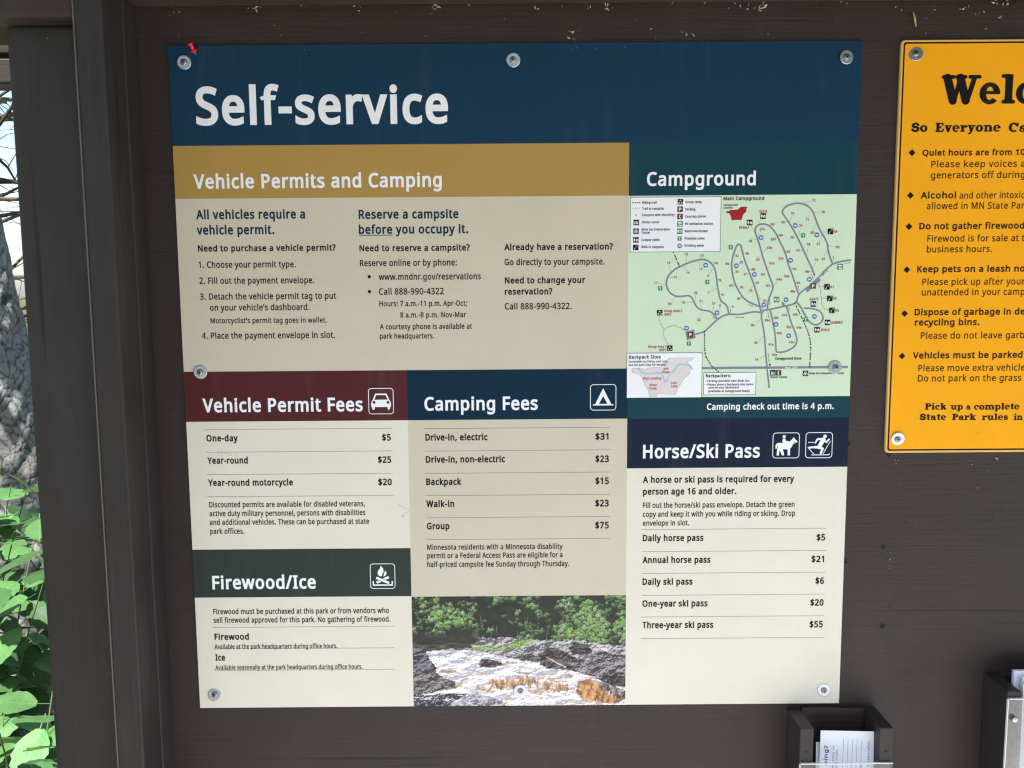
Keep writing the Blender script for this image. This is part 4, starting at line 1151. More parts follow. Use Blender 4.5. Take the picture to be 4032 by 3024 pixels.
# the printed river photograph: a fine grid of printed colour
def fbm(h, w, cell, seed, octv=4, sx=1.0):
    g = np.random.RandomState(seed); out = np.zeros((h, w)); amp = 1.0; tot = 0
    for o in range(octv):
        cy, cx = max(cell / 2 ** o, 1.0), max(cell * sx / 2 ** o, 1.0)
        a = g.rand(int(h / cy) + 3, int(w / cx) + 3)
        yy = np.arange(h) / cy; xx = np.arange(w) / cx
        y0 = yy.astype(int); x0 = xx.astype(int); fy = (yy - y0)[:, None]; fx = (xx - x0)[None]
        fy = fy * fy * (3 - 2 * fy); fx = fx * fx * (3 - 2 * fx)
        v = (a[y0][:, x0] * (1 - fy) * (1 - fx) + a[y0 + 1][:, x0] * fy * (1 - fx) + a[y0][:, x0 + 1] * (1 - fy) * fx + a[y0 + 1][:, x0 + 1] * fy * fx)
        out += v * amp; tot += amp; amp *= 0.55
    return out / tot
def inpoly(u, v, poly):
    ins = np.zeros(u.shape, bool)
    for (a, b), (c, d) in zip(poly, poly[1:] + poly[:1]):
        if abs(d - b) < 1e-9: continue
        ins ^= ((b > v) != (d > v)) & (u < (c - a) * (v - b) / (d - b) + a)
    return ins
def river_picture():
    """rapids below a wooded bank, painted in print pixels"""
    w, h = 440, 236
    g = np.random.RandomState(5)
    uu, vv = np.meshgrid((np.arange(w) + .5) / w, (np.arange(h) + .5) / h)
    n1, n2, n3 = fbm(h, w, 30, 1), fbm(h, w, 9, 2, 3), fbm(h, w, 3.2, 3, 2)
    u = uu + (n2 - .5) * .03; v = vv + (n1 - .5) * .02 + (n2 - .5) * .03
    col = lambda *c: np.array(c, float)
    def relief(cell, seed, octv, sx, k):
        f = fbm(h, w, cell, seed, octv, sx)
        gy, gx = np.gradient(f)
        return np.clip(.5 + (-gx * .5 - gy * 1.0) * k * cell, 0, 1), f
    img = np.zeros((h, w, 3)) + col(30, 38, 32) + (n2[..., None] - .5) * col(30, 40, 28)
    # leaf clumps of the wood, painted from the back forwards
    big = fbm(h, w, 46, 15, 3); crest = fbm(h, w, 20, 16, 3)
    blobs = []
    for k in range(3000):
        cx, cy = g.rand(), g.rand() ** .9 * .46
        j, i = min(h - 1, int(cy * h)), min(w - 1, int(cx * w))
        lush = big[j, i] * 2.6 - .98 + cx * .42 + (crest[j, i] - .5) * 1.4 - max(0, (.36 - cx)) * max(0, cy - .26) * 22
        if g.rand() < lush: blobs.append((cy + g.normal(0, .03), cx, cy, g.uniform(.006, .017), min(1, max(0, lush + g.normal(0, .2))), g.rand()))
    for _, cx, cy, r, lush, t in sorted(blobs):
        j0, j1 = max(0, int((cy - 2.6 * r) * h)), min(h, int((cy + 2.6 * r) * h) + 1)
        i0, i1 = max(0, int((cx - 1.4 * r) * w)), min(w, int((cx + 1.4 * r) * w) + 1)
        if j1 <= j0 or i1 <= i0: continue
        U, V, N = uu[j0:j1, i0:i1], vv[j0:j1, i0:i1], n3[j0:j1, i0:i1]
        d = ((U - cx) / r) ** 2 + ((V - cy) / (r * 1.75)) ** 2 + (N - .5) * 3.4
        a = np.clip((1.05 - d) * 3, 0, 1)[..., None]
        lit = np.clip(.40 - (V - cy) / (r * 2.2) - (U - cx) / r * .22 + (N - .5) * 1.2 + (lush - .5) * .8, 0, 1)[..., None]
        hi = (col(146, 182, 102) if t < .45 else col(112, 156, 88) if t < .82 else col(158, 180, 146))
        img[j0:j1, i0:i1] = img[j0:j1, i0:i1] * (1 - a) + (col(34, 46, 34) * (1 - lit) + hi * lit) * a
    for k in range(22):
        cx, cy, L = g.uniform(.3, .98), g.uniform(.15, .34), g.uniform(.05, .14)
        m = (np.abs(uu - cx - (vv - cy) * g.uniform(-.1, .1)) < .0016) & (vv > cy) & (vv < cy + L)
        img[m] = img[m] * .4 + col(150, 146, 132) * .6
    ds = np.clip((v - .30) / .06, 0, 1) * np.clip((.34 - uu) / .08, 0, 1)
    img = img * (1 - .8 * ds[..., None]) + (col(48, 46, 44) + (n3[..., None] - .5) * 50) * .8 * ds[..., None]
    rs, rf = relief(15, 41, 6, 1.5, 5.5)
    crack = np.clip((np.abs(fbm(h, w, 22, 43, 4, 1.3) - .5) - .006) * 60, 0, 1)
    def rock(poly, lo, hi, bias=0.0, warp=1.0):
        m = inpoly(uu + (u - uu) * warp, vv + (v - vv) * warp, poly)
        k = np.clip(rs * .9 + .1 + bias + (n3 - .5) * .6, 0, 1)[..., None] * (.45 + .55 * crack[..., None])
        img[m] = (col(*lo) * (1 - k) + col(*hi) * k)[m]
    def fill(poly, c, nz, amp, k=1.0, warp=1.0):
        m = inpoly(uu + (u - uu) * warp, vv + (v - vv) * warp, poly)
        cc = col(*c) + (nz[..., None] - .5) * amp
        img[m] = (img * (1 - k) + cc * k)[m]
    fill([(-.02, .43), (.33, .42), (.33, .50), (-.02, .50)], (66, 62, 58), fbm(h, w, 4, 9, 3, 5), 110)
    rock([(.28, .43), (.33, .375), (.42, .37), (.55, .395), (.75, .42), (1.02, .46), (1.02, .80), (.28, .58)], (84, 80, 84), (204, 198, 204))
    gm_ = np.clip((n2 - .38) * 6, 0, 1) * inpoly(u, v, [(.20, .485), (.34, .455), (.45, .44), (.52, .40), (.56, .39), (.58, .43), (.48, .48), (.35, .52)])
    img = img * (1 - gm_[..., None]) + (col(126, 166, 76) + (n3[..., None] - .5) * 110) * gm_[..., None]
    rock([(.16, .485), (.26, .455), (.30, .47), (.22, .51)], (80, 76, 76), (190, 186, 188))
    # rapids
    ws, wn = relief(13, 21, 6, 2.4, 4.5)
    st = fbm(h, w, 14, 31, 5, .4); wf = fbm(h, w, 6, 22, 4, 3.2)
    wpoly = [(.06, .50), (.14, .485), (.24, .48), (.36, .52), (.48, .57), (.60, .60), (.62, .66), (.74, .68), (.83, .72), (.92, .82), (1.02, .84), (1.02, 1.02), (-.02, 1.02), (-.02, .90), (.12, .80), (.10, .62)]
    wm = inpoly(u, v, wpoly)
    k = np.clip(ws * 1.0 + .40 + (n3 - .5) * .5, 0, 1)[..., None]
    wat = col(138, 134, 158) * (1 - k) + col(252, 247, 250) * k
    br = (np.clip((wn - .50) * 7, 0, 1) * np.clip((vv - .55) * 4, 0, 1) * np.clip(1.15 - ws - (n3 - .5), 0, 1))[..., None]
    wat = wat * (1 - .55 * br) + col(196, 150, 108) * .55 * br
    dk = (np.clip((wf - .60) * 8, 0, 1) * np.clip((.62 - vv) * 9, 0, 1))[..., None]
    wat = wat * (1 - .55 * dk) + col(96, 98, 122) * .55 * dk
    img[wm] = wat[wm]
    for cx, cy, rx, ry, s in ((.46, .80, .11, .05, .9), (.40, .80, .05, .05, .95), (.53, .78, .05, .05, 1), (.62, .81, .05, .04, .8), (.69, .84, .055, .045, .95), (.33, .84, .04, .03, .8), (.16, .68, .045, .016, .7), (.44, .60, .05, .012, .7), (.27, .58, .04, .012, .5), (.74, .73, .02, .02, .6), (.52, .70, .03, .015, .4), (.58, .87, .05, .02, .4)):
        d = ((u - cx) / rx) ** 2 + ((v - cy) / ry) ** 2 + (st - .5) * 2.6 + (n3 - .5) * 1.2
        k = np.clip((1 - d) * 1.6, 0, 1)[..., None] * s
        q = np.clip(.5 + (st - .5) * 2.4 - (v - cy) / ry * .25, 0, 1)[..., None]
        img[:] = img * (1 - k) + (col(134, 92, 58) * (1 - q) + col(232, 192, 146) * q) * k
    m = inpoly(uu + (u - uu) * .4, vv + (v - vv) * .4, [(.78, .78), (.83, .755), (.89, .80), (.97, .86), (1.02, .90), (1.02, .93), (.95, .985), (.90, .98), (.80, .955), (.765, .88)])
    q = np.clip(.55 + (st - .5) * 2.6 + (uu - .86) * -2.2 + (n3 - .5) * .4, 0, 1)[..., None]
    img[m] = (col(116, 72, 42) * (1 - q) + col(214, 160, 98) * q)[m]
    m = inpoly(u, v, [(.84, .77), (.90, .79), (1.02, .88), (1.02, .92), (.95, .93), (.90, .87)])
    q = np.clip(.4 + (st - .5) * 3 + (n3 - .5) * .6, 0, 1)[..., None]
    img[m] = (col(66, 50, 54) * (1 - q) + col(206, 186, 184) * q)[m]
    rock([(-.02, .46), (.05, .47), (.08, .57), (.115, .72), (-.02, .72)], (34, 32, 38), (140, 134, 146))
    rock([(-.02, .66), (.10, .68), (.15, .75), (.19, .76), (.21, .83), (.10, .86), (-.02, .88)], (52, 46, 46), (160, 150, 152))
    m = inpoly(u, v, [(-.02, .88), (.10, .86), (.25, .88), (.22, 1.02), (-.02, 1.02)])
    q = np.clip(ws + .05 + (n3 - .5) * .7, 0, 1)[..., None]
    img[m] = (col(42, 44, 58) * (1 - q) + col(236, 232, 238) * q)[m]
    rock([(-.02, .94), (.10, .93), (.19, .97), (.18, 1.02), (-.02, 1.02)], (30, 30, 38), (120, 116, 126))
    rock([(.16, 1.01), (.22, .93), (.28, .88), (.34, .91), (.42, .95), (.44, 1.01)], (88, 84, 98), (192, 188, 200), .12)
    rock([(.30, .61), (.33, .57), (.38, .58), (.43, .62), (.38, .645), (.32, .635)], (34, 28, 30), (132, 122, 124))
    rock([(.59, .62), (.60, .53), (.64, .47), (.68, .48), (.76, .56), (.80, .60), (.74, .66), (.68, .67), (.63, .65)], (28, 22, 22), (126, 114, 108), -.12)
    rock([(.73, .49), (.76, .43), (.82, .44), (.84, .50), (.80, .545), (.75, .53)], (26, 22, 22), (110, 100, 96), -.15)
    rock([(.74, .68), (.75, .60), (.82, .58), (.88, .50), (1.02, .54), (1.02, .84), (.95, .82), (.86, .74)], (44, 40, 44), (166, 158, 162))
    rock([(.88, .74), (.95, .72), (1.02, .76), (1.02, .84), (.94, .81)], (20, 18, 20), (90, 82, 82), -.1)
    rock([(.48, .55), (.56, .53), (.60, .57), (.58, .60), (.50, .58)], (34, 30, 30), (130, 120, 120))
    for a, b, c, d, t in ((.73, .415, .81, .415, .008), (.86, .43, .895, .485, .010), (.895, .485, .935, .53, .010), (.62, .55, .72, .65, .004), (.67, .45, .685, .47, .010)):
        dd = np.abs((u - a) * (d - b) - (v - b) * (c - a)) / math.hypot(c - a, d - b)
        tt = ((u - a) * (c - a) + (v - b) * (d - b)) / ((c - a) ** 2 + (d - b) ** 2)
        m = (dd < t) & (tt > 0) & (tt < 1)
        img[m] = (col(150, 142, 140) * (1 - rs[..., None]) + col(226, 220, 218) * rs[..., None])[m]
    foam = (np.clip((n3 - .60) * 5, 0, 1) * wm * np.clip((vv - .66) * 5, 0, 1))[..., None]
    img[:] = img * (1 - .55 * foam) + col(250, 244, 244) * .55 * foam
    return np.clip(img, 6, 252)
pic = river_picture()
ph, pw = pic.shape[:2]
gx = np.linspace(X1, X2, pw + 1); gz = np.linspace(-295.0, -SW, ph + 1)
mb = MB()
mb.v = [(x / 1000, FY - 0.0001, CZ + z / 1000) for z in gz for x in gx]
mb.f = [(j * (pw + 1) + i, (j + 1) * (pw + 1) + i, (j + 1) * (pw + 1) + i + 1, j * (pw + 1) + i + 1) for j in range(ph) for i in range(pw)]
mb.m = [0] * len(mb.f)
pm, pnt, pb_ = base_mat('printed_photograph', (0.3, 0.3, 0.3), 0.4, 0.4)
at_ = pnt.nodes.new('ShaderNodeAttribute'); at_.attribute_name = 'print_colour'
pnt.links.new(at_.outputs['Color'], pb_.inputs['Base Color'])
photo = mb.obj('river_photograph', pm, sign)
c = pic.reshape(-1, 3) / 255.0
c = np.where(c <= 0.04045, c / 12.92, ((c + 0.055) / 1.055) ** 2.4)
att = photo.data.attributes.new('print_colour', 'FLOAT_COLOR', 'FACE')
att.data.foreach_set('color', np.concatenate([c, np.ones((len(c), 1))], 1).astype(np.float32).ravel())
tag(photo, 'printed photo of brown and white river rapids below green woods')

r = random.Random(77); S = []
for k in range(80): S.append((r.uniform(-450, 450), r.uniform(-450, 255), r.uniform(0.25, 0.8), 1, 0))
for k in range(14): S.append((r.uniform(-420, 440), r.uniform(445, 457), r.uniform(0.5, 1.4), r.choice((1, 2)), 1))
flecks(S, FY - 0.0004, 5, [M['speck'], M['fluff']], 'dirt_specks', sign)
for x, z in WASHERS[:8]: washer(sign, x, z, FY)

# ---------------------------------------------------------------- yellow rules sign
YX0, YX1, YZ0, YZ1 = 508.2, 1117.8, -94.0, 457.6
YF = -0.0048
ysign = tag(empty('rules_sign', ((YX0 + YX1) / 2000, YF, CZ + YZ0 / 1000)), 'yellow campground rules sign with routed brown border and black lettering', 'sign')
mb = MB()
def rr(x0, z0, x1, z1, rad, y, n=5):
    P = []
    for cx, cz, a0 in ((x1 - rad, z1 - rad, 0), (x0 + rad, z1 - rad, 90), (x0 + rad, z0 + rad, 180), (x1 - rad, z0 + rad, 270)):
        for k in range(n + 1):
            a = R(a0 + 90 * k / n); P.append(((cx + rad * math.cos(a)) / 1000, y, CZ + (cz + rad * math.sin(a)) / 1000))
    return P
lo = [rr(YX0, YZ0, YX1, YZ1, 5, -0.0004), rr(YX0, YZ0, YX1, YZ1, 5, YF + 0.0010), rr(YX0 + .8, YZ0 + .8, YX1 - .8, YZ1 - .8, 4.5, YF),
      rr(YX0 + 3.0, YZ0 + 3.0, YX1 - 3.0, YZ1 - 3.0, 3.5, YF), rr(YX0 + 3.3, YZ0 + 3.3, YX1 - 3.3, YZ1 - 3.3, 3.4, YF + 0.0010),
      rr(YX0 + 4.9, YZ0 + 4.9, YX1 - 4.9, YZ1 - 4.9, 3.0, YF + 0.0010), rr(YX0 + 5.2, YZ0 + 5.2, YX1 - 5.2, YZ1 - 5.2, 3.0, YF)]
n = len(lo[0])
for l in lo: mb.v += l
for i, m in enumerate((0, 0, 0, 1, 1, 1)):
    for k in range(n):
        mb.f.append((i * n + k, (i + 1) * n + k, (i + 1) * n + (k + 1) % n, i * n + (k + 1) % n)[::-1]); mb.m.append(m)
mb.f.append(tuple(6 * n + k for k in range(n))); mb.m.append(2)
mb.f.append(tuple(range(n))[::-1]); mb.m.append(0)
mb.obj('sign_board', [M['cream'], M['brown_ink'], M['yellow']], ysign)
def ylines(rows, blk):
    for x, z, w, cap, st, t in rows:
        p = Print(0, CZ, YF, 0.00015)
        if st == 'k': fat_text(p, x, z, w, cap, t, M['black_ink'], 1.5)
        elif st == 'B': p.text(x, z, w, cap, t, M['brown_ink'], 1.5, 0.05, 'sans', 3, space=1.10)
        else: p.text(x, z, w, cap, t, M['brown_ink'], 1.5, 0.02, 'sans', 3, space=1.08)
        p.done('lettering', ysign)
    for x, z in blk:
        p = Print(0, CZ, YF, 0.00015)
        p.poly([(x - 4.6, z), (x, z - 4.6), (x + 4.6, z), (x, z + 4.6)], M['black_ink'], 1.5)
        p.done('diamond_bullet', ysign)
ylines(RULES_SIGN, DIAMONDS[:2]); ylines(RULES_SIGN_LOWER, DIAMONDS[2:])
S = [(r.uniform(520, 700), r.uniform(-85, 450), r.uniform(0.4, 0.9), 1, 0) for k in range(40)]
flecks(S, YF - 0.0004, 15, [M['speck']], 'dirt_specks', ysign)
for x, z in WASHERS[8:] + [(1101, 439.2), (1101, -73.9)]: washer(ysign, x, z, YF)

# ---------------------------------------------------------------- push pin
tip = Vector((-0.4213, FY - 0.0002, CZ + 0.4466)); ax = Vector((-0.22, -0.62, 0.75)).normalized()
pin = tag(empty('push_pin', tip), 'small red plastic push pin stuck in the blue header edge', 'push pin')
mb = MB(); mb.tube([tip - ax * 0.002, tip + ax * 0.004], 0.0005, 8); mb.obj('needle', M['screw'], pin)
mb = MB()
mb.lathe([(0.0, .0035), (.0046, .0037), (.0050, .0043), (.0048, .0052), (.0030, .0066), (.0024, .0090), (.0026, .0118), (.0036, .0134), (.0040, .0142), (.0038, .0154), (.0026, .0160), (0, .0161)], tip, ax, 24)
mb.obj('handle', M['pin_red'], pin, True)

# ---------------------------------------------------------------- card holders
def holder(name, label, x0, x1, zt, front, bolts, bmat):
    h = tag(empty(name, ((x0 + x1) / 2, 0, CZ - 0.80)), label, 'card holder')
    zb = CZ - 0.80; z1 = CZ + zt; bw = 0.0186
    part_box('side_board', (x0, x0 + bw, -0.060, -0.0004, zb, z1), M['wood_z'], 0.0015, h)
    part_box('side_board', (x1 - bw, x1, -0.060, -0.0004, zb, z1), M['wood_z'], 0.0015, h)
    part_box('back_board', (x0 + bw + .0003, x1 - bw - .0003, -0.010, -0.0004, zb, z1 + 0.0035), M['ply'], 0.0012, h)
    part_box('floor_board', (x0 + bw + .0003, x1 - bw - .0003, -0.060, -0.0103, zb, zb + 0.018), M['wood_x'], 0.0012, h)
    part_box('acrylic_front', (x0 + .0004, x1 - .0004, -0.0640, -0.0605, zb + 0.004, CZ + front), M['acrylic'], 0.0006, h)
    part_box('sawn_edge', (x0 + .0004, x1 - .0004, -0.0640, -0.0605, CZ + front + .0001, CZ + front + .0012), M['cut_edge'], 0.0003, h)
    part_box('sawn_edge', (x0 - .0008, x0 + .0003, -0.0640, -0.0605, zb + 0.004, CZ + front), M['cut_edge'], 0.0003, h)
    for x, z in bolts:
        mb = MB()
        mb.lathe([(.0042, .0), (.0042, .0012), (.0030, .0022), (0, .0026)], (x, -0.0641, CZ + z), (0, -1, 0), 18)
        mb.obj('bolt', bmat, h, True)
    return h
h1 = holder('card_holder', 'narrow dark brown wooden card holder with clear front under the fee sign corner', 0.3835, 0.5110, -0.465, -0.515, [(0.393, -0.56), (0.5018, -0.56)], M['screw'])
for x in (0.3926, 0.5015):
    mb = MB(); mb.lathe([(0.0, 0.0), (.0017, 0.0)], (x, -0.0603, CZ - 0.4985), (0, -1, 0), 12)
    mb.v = [tuple(v) for v in mb.v]; mb.obj('screw_hole', M['recess'], h1)
h2 = holder('leaflet_holder', 'wider dark brown wooden leaflet holder with clear bolted front below yellow sign', 0.6640, 0.9000, -0.414, -0.424, [(0.6735, -0.452), (0.8905, -0.452), (0.6735, -0.70), (0.8905, -0.70)], M['brass'])
# cards in the narrow holder
def sheet(name, label, cat, cx, w, z0, z1, y, lean, yaw, mat, group=None, thick=0.0006):
    o = tag(empty(name, (cx, y, CZ + z0)), label, cat, group)
    mb = MB()
    P = []
    for u in (-w / 2, w / 2):
        for d in (0, thick):
            for t in (0.0, 1.0):
                P.append((cx + u + yaw * t * (z1 - z0), y + d + lean * t + 0.0 * u, CZ + z0 + (z1 - z0) * t - yaw * u))
    mb.add(P, [(0, 1, 3, 2), (4, 6, 7, 5), (0, 4, 5, 1), (2, 3, 7, 6), (1, 5, 7, 3), (0, 2, 6, 4)])
    mb.obj('paper', mat, o)
    return o
card = sheet('comment_card', 'white comment card with violet print standing in the narrow holder', 'card', 0.4520, 0.0765, -0.640, -0.4790, -0.0500, 0.0085, 0.028, M['paper'])
p = Print(0.4520, CZ - 0.640, -0.0500, 0.00012)
def vt(x, z, length, cap, t, mat, bold=0.0):
    p.text(x, z, length, cap, t, mat, 3, bold, 'sans', 2, True)
vt(-27.0, 112, 28, 5.6, 'oing?', M['violet_ink'], .05)
vt(-18.5, 106, 34, 2.6, 'will help us', M['violet_ink']); vt(-13.5, 106, 29, 2.6, 'and trails.', M['violet_ink'])
for k in range(5): p.line([(-6 + k * 6.3, 70), (-6 + k * 6.3, 150 - (k == 4) * 2)], 0.35, M['violet_ink'], 3)
vt(21.0, 104, 12, 2.4, 'Date:', M['violet_ink']); vt(30.5, 104, 44, 2.6, 'to the park office.', M['violet_ink'])
def lean_it(q):      # follow the leaning card
    q.mb.v = [(x + 0.028 * (z - (CZ - 0.640)), y + 0.0085 * (z - (CZ - 0.640)) / 0.161, z - 0.028 * (x - 0.452)) for x, y, z in q.mb.v]
lean_it(p); p.done('lettering', card)
sheet('spare_card', 'white card behind the printed comment card in the narrow holder', 'card', 0.4530, 0.078, -0.640, -0.4985, -0.0455, 0.0100, 0.004, M['paper'])
for i, (dz, dx, lab) in enumerate(((0.0, 0.0, 'front white leaflet in the wide clear holder'), (0.006, 0.004, 'white leaflet right behind the front leaflet in the wide holder'), (0.011, -0.003, 'tallest white leaflet at the back of the wide holder'))):
    sheet('leaflet', lab, 'leaflet', 0.7850 + dx, 0.190, -0.775, -0.408 + dz, -0.0580 + 0.009 * i, 0.006, 0.0, M['paper'], 'leaflets in the wide holder', 0.005)
# ---------------------------------------------------------------- ground and woods
def ground_mat():
    m, nt, b = base_mat('gravel_and_dust', (0.34, 0.30, 0.25), 0.9, 0.2)
    n1 = noise_chain(nt, 2.0, (1, 1, 1), 6, 0.6, 0.3, 0.7)
    n2 = noise_chain(nt, 60, (1, 1, 1), 4, 0.6, 0.3, 0.7)
    c = mixc(nt, n2, (0.35, 0.34, 0.325), (0.57, 0.56, 0.545))
    nt.links.new(mixc(nt, n1, c, (0.47, 0.455, 0.43)), b.inputs['Base Color'])
    bump(nt, b, n2, 0.6, 0.01)
    return m
def soil_mat():
    m, nt, b = base_mat('leaf_litter', (0.07, 0.055, 0.035), 0.95, 0.1)
    n1 = noise_chain(nt, 14, (1, 1, 1), 6, 0.65, 0.3, 0.7)
    n2 = noise_chain(nt, 2.2, (1, 1, 1), 4, 0.6, 0.4, 0.6)
    c = mixc(nt, n1, (0.035, 0.026, 0.018), (0.15, 0.11, 0.07))
    nt.links.new(mixc(nt, n2, c, (0.05, 0.08, 0.025)), b.inputs['Base Color'])
    bump(nt, b, n1, 0.8, 0.02)
    return m
def sheet_ground(name, x0, x1, y0, y1, z, mat, n=2):
    V = [(x0 + (x1 - x0) * i / n, y0 + (y1 - y0) * j / n, z) for j in range(n + 1) for i in range(n + 1)]
    F = [(j * (n + 1) + i, j * (n + 1) + i + 1, (j + 1) * (n + 1) + i + 1, (j + 1) * (n + 1) + i) for j in range(n) for i in range(n)]
    o = build(name, V, F, mat); o['kind'] = 'structure'; return o
sheet_ground('ground', -400, 400, -400, 400, 0.0, soil_mat(), 4)
sheet_ground('path', -0.7, 8.0, -14.0, -0.02, 0.006, ground_mat())

def leaf_mat(name, rgb, trans, gloss=0.45, veins=False):
    m, nt, b = base_mat(name, rgb, gloss, 0.35)
    n = noise_chain(nt, 55, (1, 1, 1), 4, 0.6, 0.3, 0.7)
    n2 = noise_chain(nt, 5, (1, 1, 1), 3, 0.6, 0.35, 0.65)
    info = nt.nodes.new('ShaderNodeObjectInfo')
    c = mixc(nt, n, tuple(x * .78 for x in rgb), tuple(x * 1.25 for x in rgb))
    c = mixc(nt, n2, c, (rgb[0] * 1.5, rgb[1] * 1.15, rgb[2] * .8))
    if veins:       # midrib and side veins, and a few brown insect holes
        tc = nt.nodes.new('ShaderNodeTexCoord'); sx = nt.nodes.new('ShaderNodeSeparateXYZ')
        nt.links.new(tc.outputs['Object'], sx.inputs[0])
        def mth(op, a, b=None):
            q = nt.nodes.new('ShaderNodeMath'); q.operation = op
            for i, z in enumerate((a, b)):
                if z is None: continue
                if hasattr(z, 'is_output'): nt.links.new(z, q.inputs[i])
                else: q.inputs[i].default_value = z
            return q.outputs[0]
        ay = mth('ABSOLUTE', sx.outputs['Y'])
        ph = mth('FRACT', mth('MULTIPLY', mth('SUBTRACT', sx.outputs['X'], mth('MULTIPLY', ay, 0.85)), 9.0))
        side = mth('LESS_THAN', ph, 0.13)
        rib = mth('LESS_THAN', ay, 0.014)
        vein = mth('MULTIPLY', mth('MAXIMUM', side, rib), 0.45)
        c = mixc(nt, vein, c, (rgb[0] * 2.2, rgb[1] * 1.5, rgb[2] * 1.6))
        sp = noise_chain(nt, 9, (1, 1, 1), 3, 0.5, 0.70, 0.74)
        c = mixc(nt, sp, c, (0.16, 0.12, 0.05))
        bump(nt, b, mth('MAXIMUM', side, rib), -0.4, 0.02)
    hs = nt.nodes.new('ShaderNodeHueSaturation')
    mr = nt.nodes.new('ShaderNodeMapRange'); mr.inputs['To Min'].default_value = 0.55; mr.inputs['To Max'].default_value = 1.35
    nt.links.new(info.outputs['Random'], mr.inputs[0]); nt.links.new(mr.outputs[0], hs.inputs['Value'])
    nt.links.new(c, hs.inputs['Color'])
    nt.links.new(hs.outputs[0], b.inputs['Base Color'])
    bump(nt, b, n, 0.25, 0.002)
    tr = nt.nodes.new('ShaderNodeBsdfTranslucent')
    hs2 = nt.nodes.new('ShaderNodeHueSaturation'); hs2.inputs['Value'].default_value = 1.5; hs2.inputs['Hue'].default_value = 0.485
    nt.links.new(hs.outputs[0], hs2.inputs['Color']); nt.links.new(hs2.outputs[0], tr.inputs[0])
    mx = nt.nodes.new('ShaderNodeMixShader'); mx.inputs[0].default_value = trans
    nt.links.new(b.outputs[0], mx.inputs[1]); nt.links.new(tr.outputs[0], mx.inputs[2])
    nt.links.new(mx.outputs[0], nt.nodes['Material Output'].inputs['Surface'])
    return m
M['leaf'] = leaf_mat('shrub_leaf', (0.055, 0.15, 0.058), 0.36, 0.45, True)
M['tree_leaf'] = leaf_mat('tree_leaf', (0.06, 0.11, 0.03), 0.4)
M['pale_leaf'] = leaf_mat('pale_tree_leaf', (0.10, 0.16, 0.05), 0.45)
M['stem'] = base_mat('green_stem', (0.09, 0.12, 0.04), 0.6, 0.3)[0]
def bark_mat():
    m, nt, b = base_mat('scaly_grey_bark', (0.17, 0.175, 0.18), 0.9, 0.15)
    a = nt.nodes.new('ShaderNodeAttribute'); a.attribute_name = 'plate'
    n1 = noise_chain(nt, 40, (1, 1, 1), 5, 0.6, 0.3, 0.7)
    n2 = noise_chain(nt, 7, (1, 1, 1), 4, 0.6, 0.4, 0.7)
    c = mixc(nt, n1, (0.15, 0.15, 0.15), (0.27, 0.27, 0.265))
    c = mixc(nt, n2, c, (0.20, 0.185, 0.155))
    c = mixc(nt, a.outputs['Fac'], (0.035, 0.033, 0.03), c)
    nt.links.new(c, b.inputs['Base Color'])
    bump(nt, b, n1, 0.6, 0.004)
    return m
M['bark'] = bark_mat()
M['dark_bark'] = painted_wood('dark_twig_bark', (0.07, 0.058, 0.045), 2, 0.5, 0.9)

def bark_trunk(parent, x, y, r0, r1, h, seed, fine=True, lean=0.0):
    """tapered trunk whose scaly plates stand proud of dark cracks"""
    nz, na = (900, 250) if fine else (60, 14)
    fbm_bark = lambda A, Z: (np.sin(A * 31 + 2 * np.sin(Z * 17)) + np.sin(Z * 23 + 2 * np.sin(A * 19)) + np.sin(A * 71 - Z * 53)) / 3
    g = np.random.RandomState(seed)
    zz = np.linspace(-0.1, h, nz + 1); aa = np.linspace(0, 2 * math.pi, na, endpoint=False)
    if fine:
        npt = 5000
        pa, pz = g.rand(npt) * 2 * math.pi * r0, g.rand(npt) * (h + .1) - .1
        A, Z = np.meshgrid(aa * r0, zz)
        wob = 0.012
        A2 = A + wob * np.sin(Z * 37 + 3 * np.sin(A * 21)); Z2 = Z + wob * np.sin(A * 43 + 2 * np.sin(Z * 29))
        d1 = np.full(A.shape, 9.0); d2 = np.full(A.shape, 9.0)
        for k in range(npt):
            j0 = np.searchsorted(zz, pz[k] - .07); j1 = np.searchsorted(zz, pz[k] + .07)
            da = A2[j0:j1] - pa[k]; L = 2 * math.pi * r0
            da = (da + L / 2) % L - L / 2
            d = np.hypot(da * 1.25, Z2[j0:j1] - pz[k])
            s1, s2 = d1[j0:j1], d2[j0:j1]
            n2 = np.minimum(s2, np.maximum(s1, d)); n1 = np.minimum(s1, d)
            d1[j0:j1], d2[j0:j1] = n1, n2
        plate = np.clip((d2 - d1) / 0.006, 0, 1)
        disp = plate * (0.003 + 0.004 * g.rand(*plate.shape) * 0) - 0.002 + fbm_bark(A, Z) * 0.008
    else:
        plate = np.ones((nz + 1, na)); disp = g.rand(nz + 1, na) * 0.01
    V = []
    for j, z in enumerate(zz):
        t = max(0, z) / h
        r = r0 * (1 - t) + r1 * t + 0.07 * math.exp(-max(z, 0) * 5)
        for i, a in enumerate(aa):
            q = r + disp[j, i]
            V.append((x + q * math.cos(a) - lean * (z - 1.9), y + q * math.sin(a), z))
    F = [(j * na + i, j * na + (i + 1) % na, (j + 1) * na + (i + 1) % na, (j + 1) * na + i) for j in range(nz) for i in range(na)]
    o = build('trunk', V, F, M['bark'], parent, None, True)
    at = o.data.attributes.new('plate', 'FLOAT', 'POINT')
    at.data.foreach_set('value', plate.astype(np.float32).ravel())
    return o

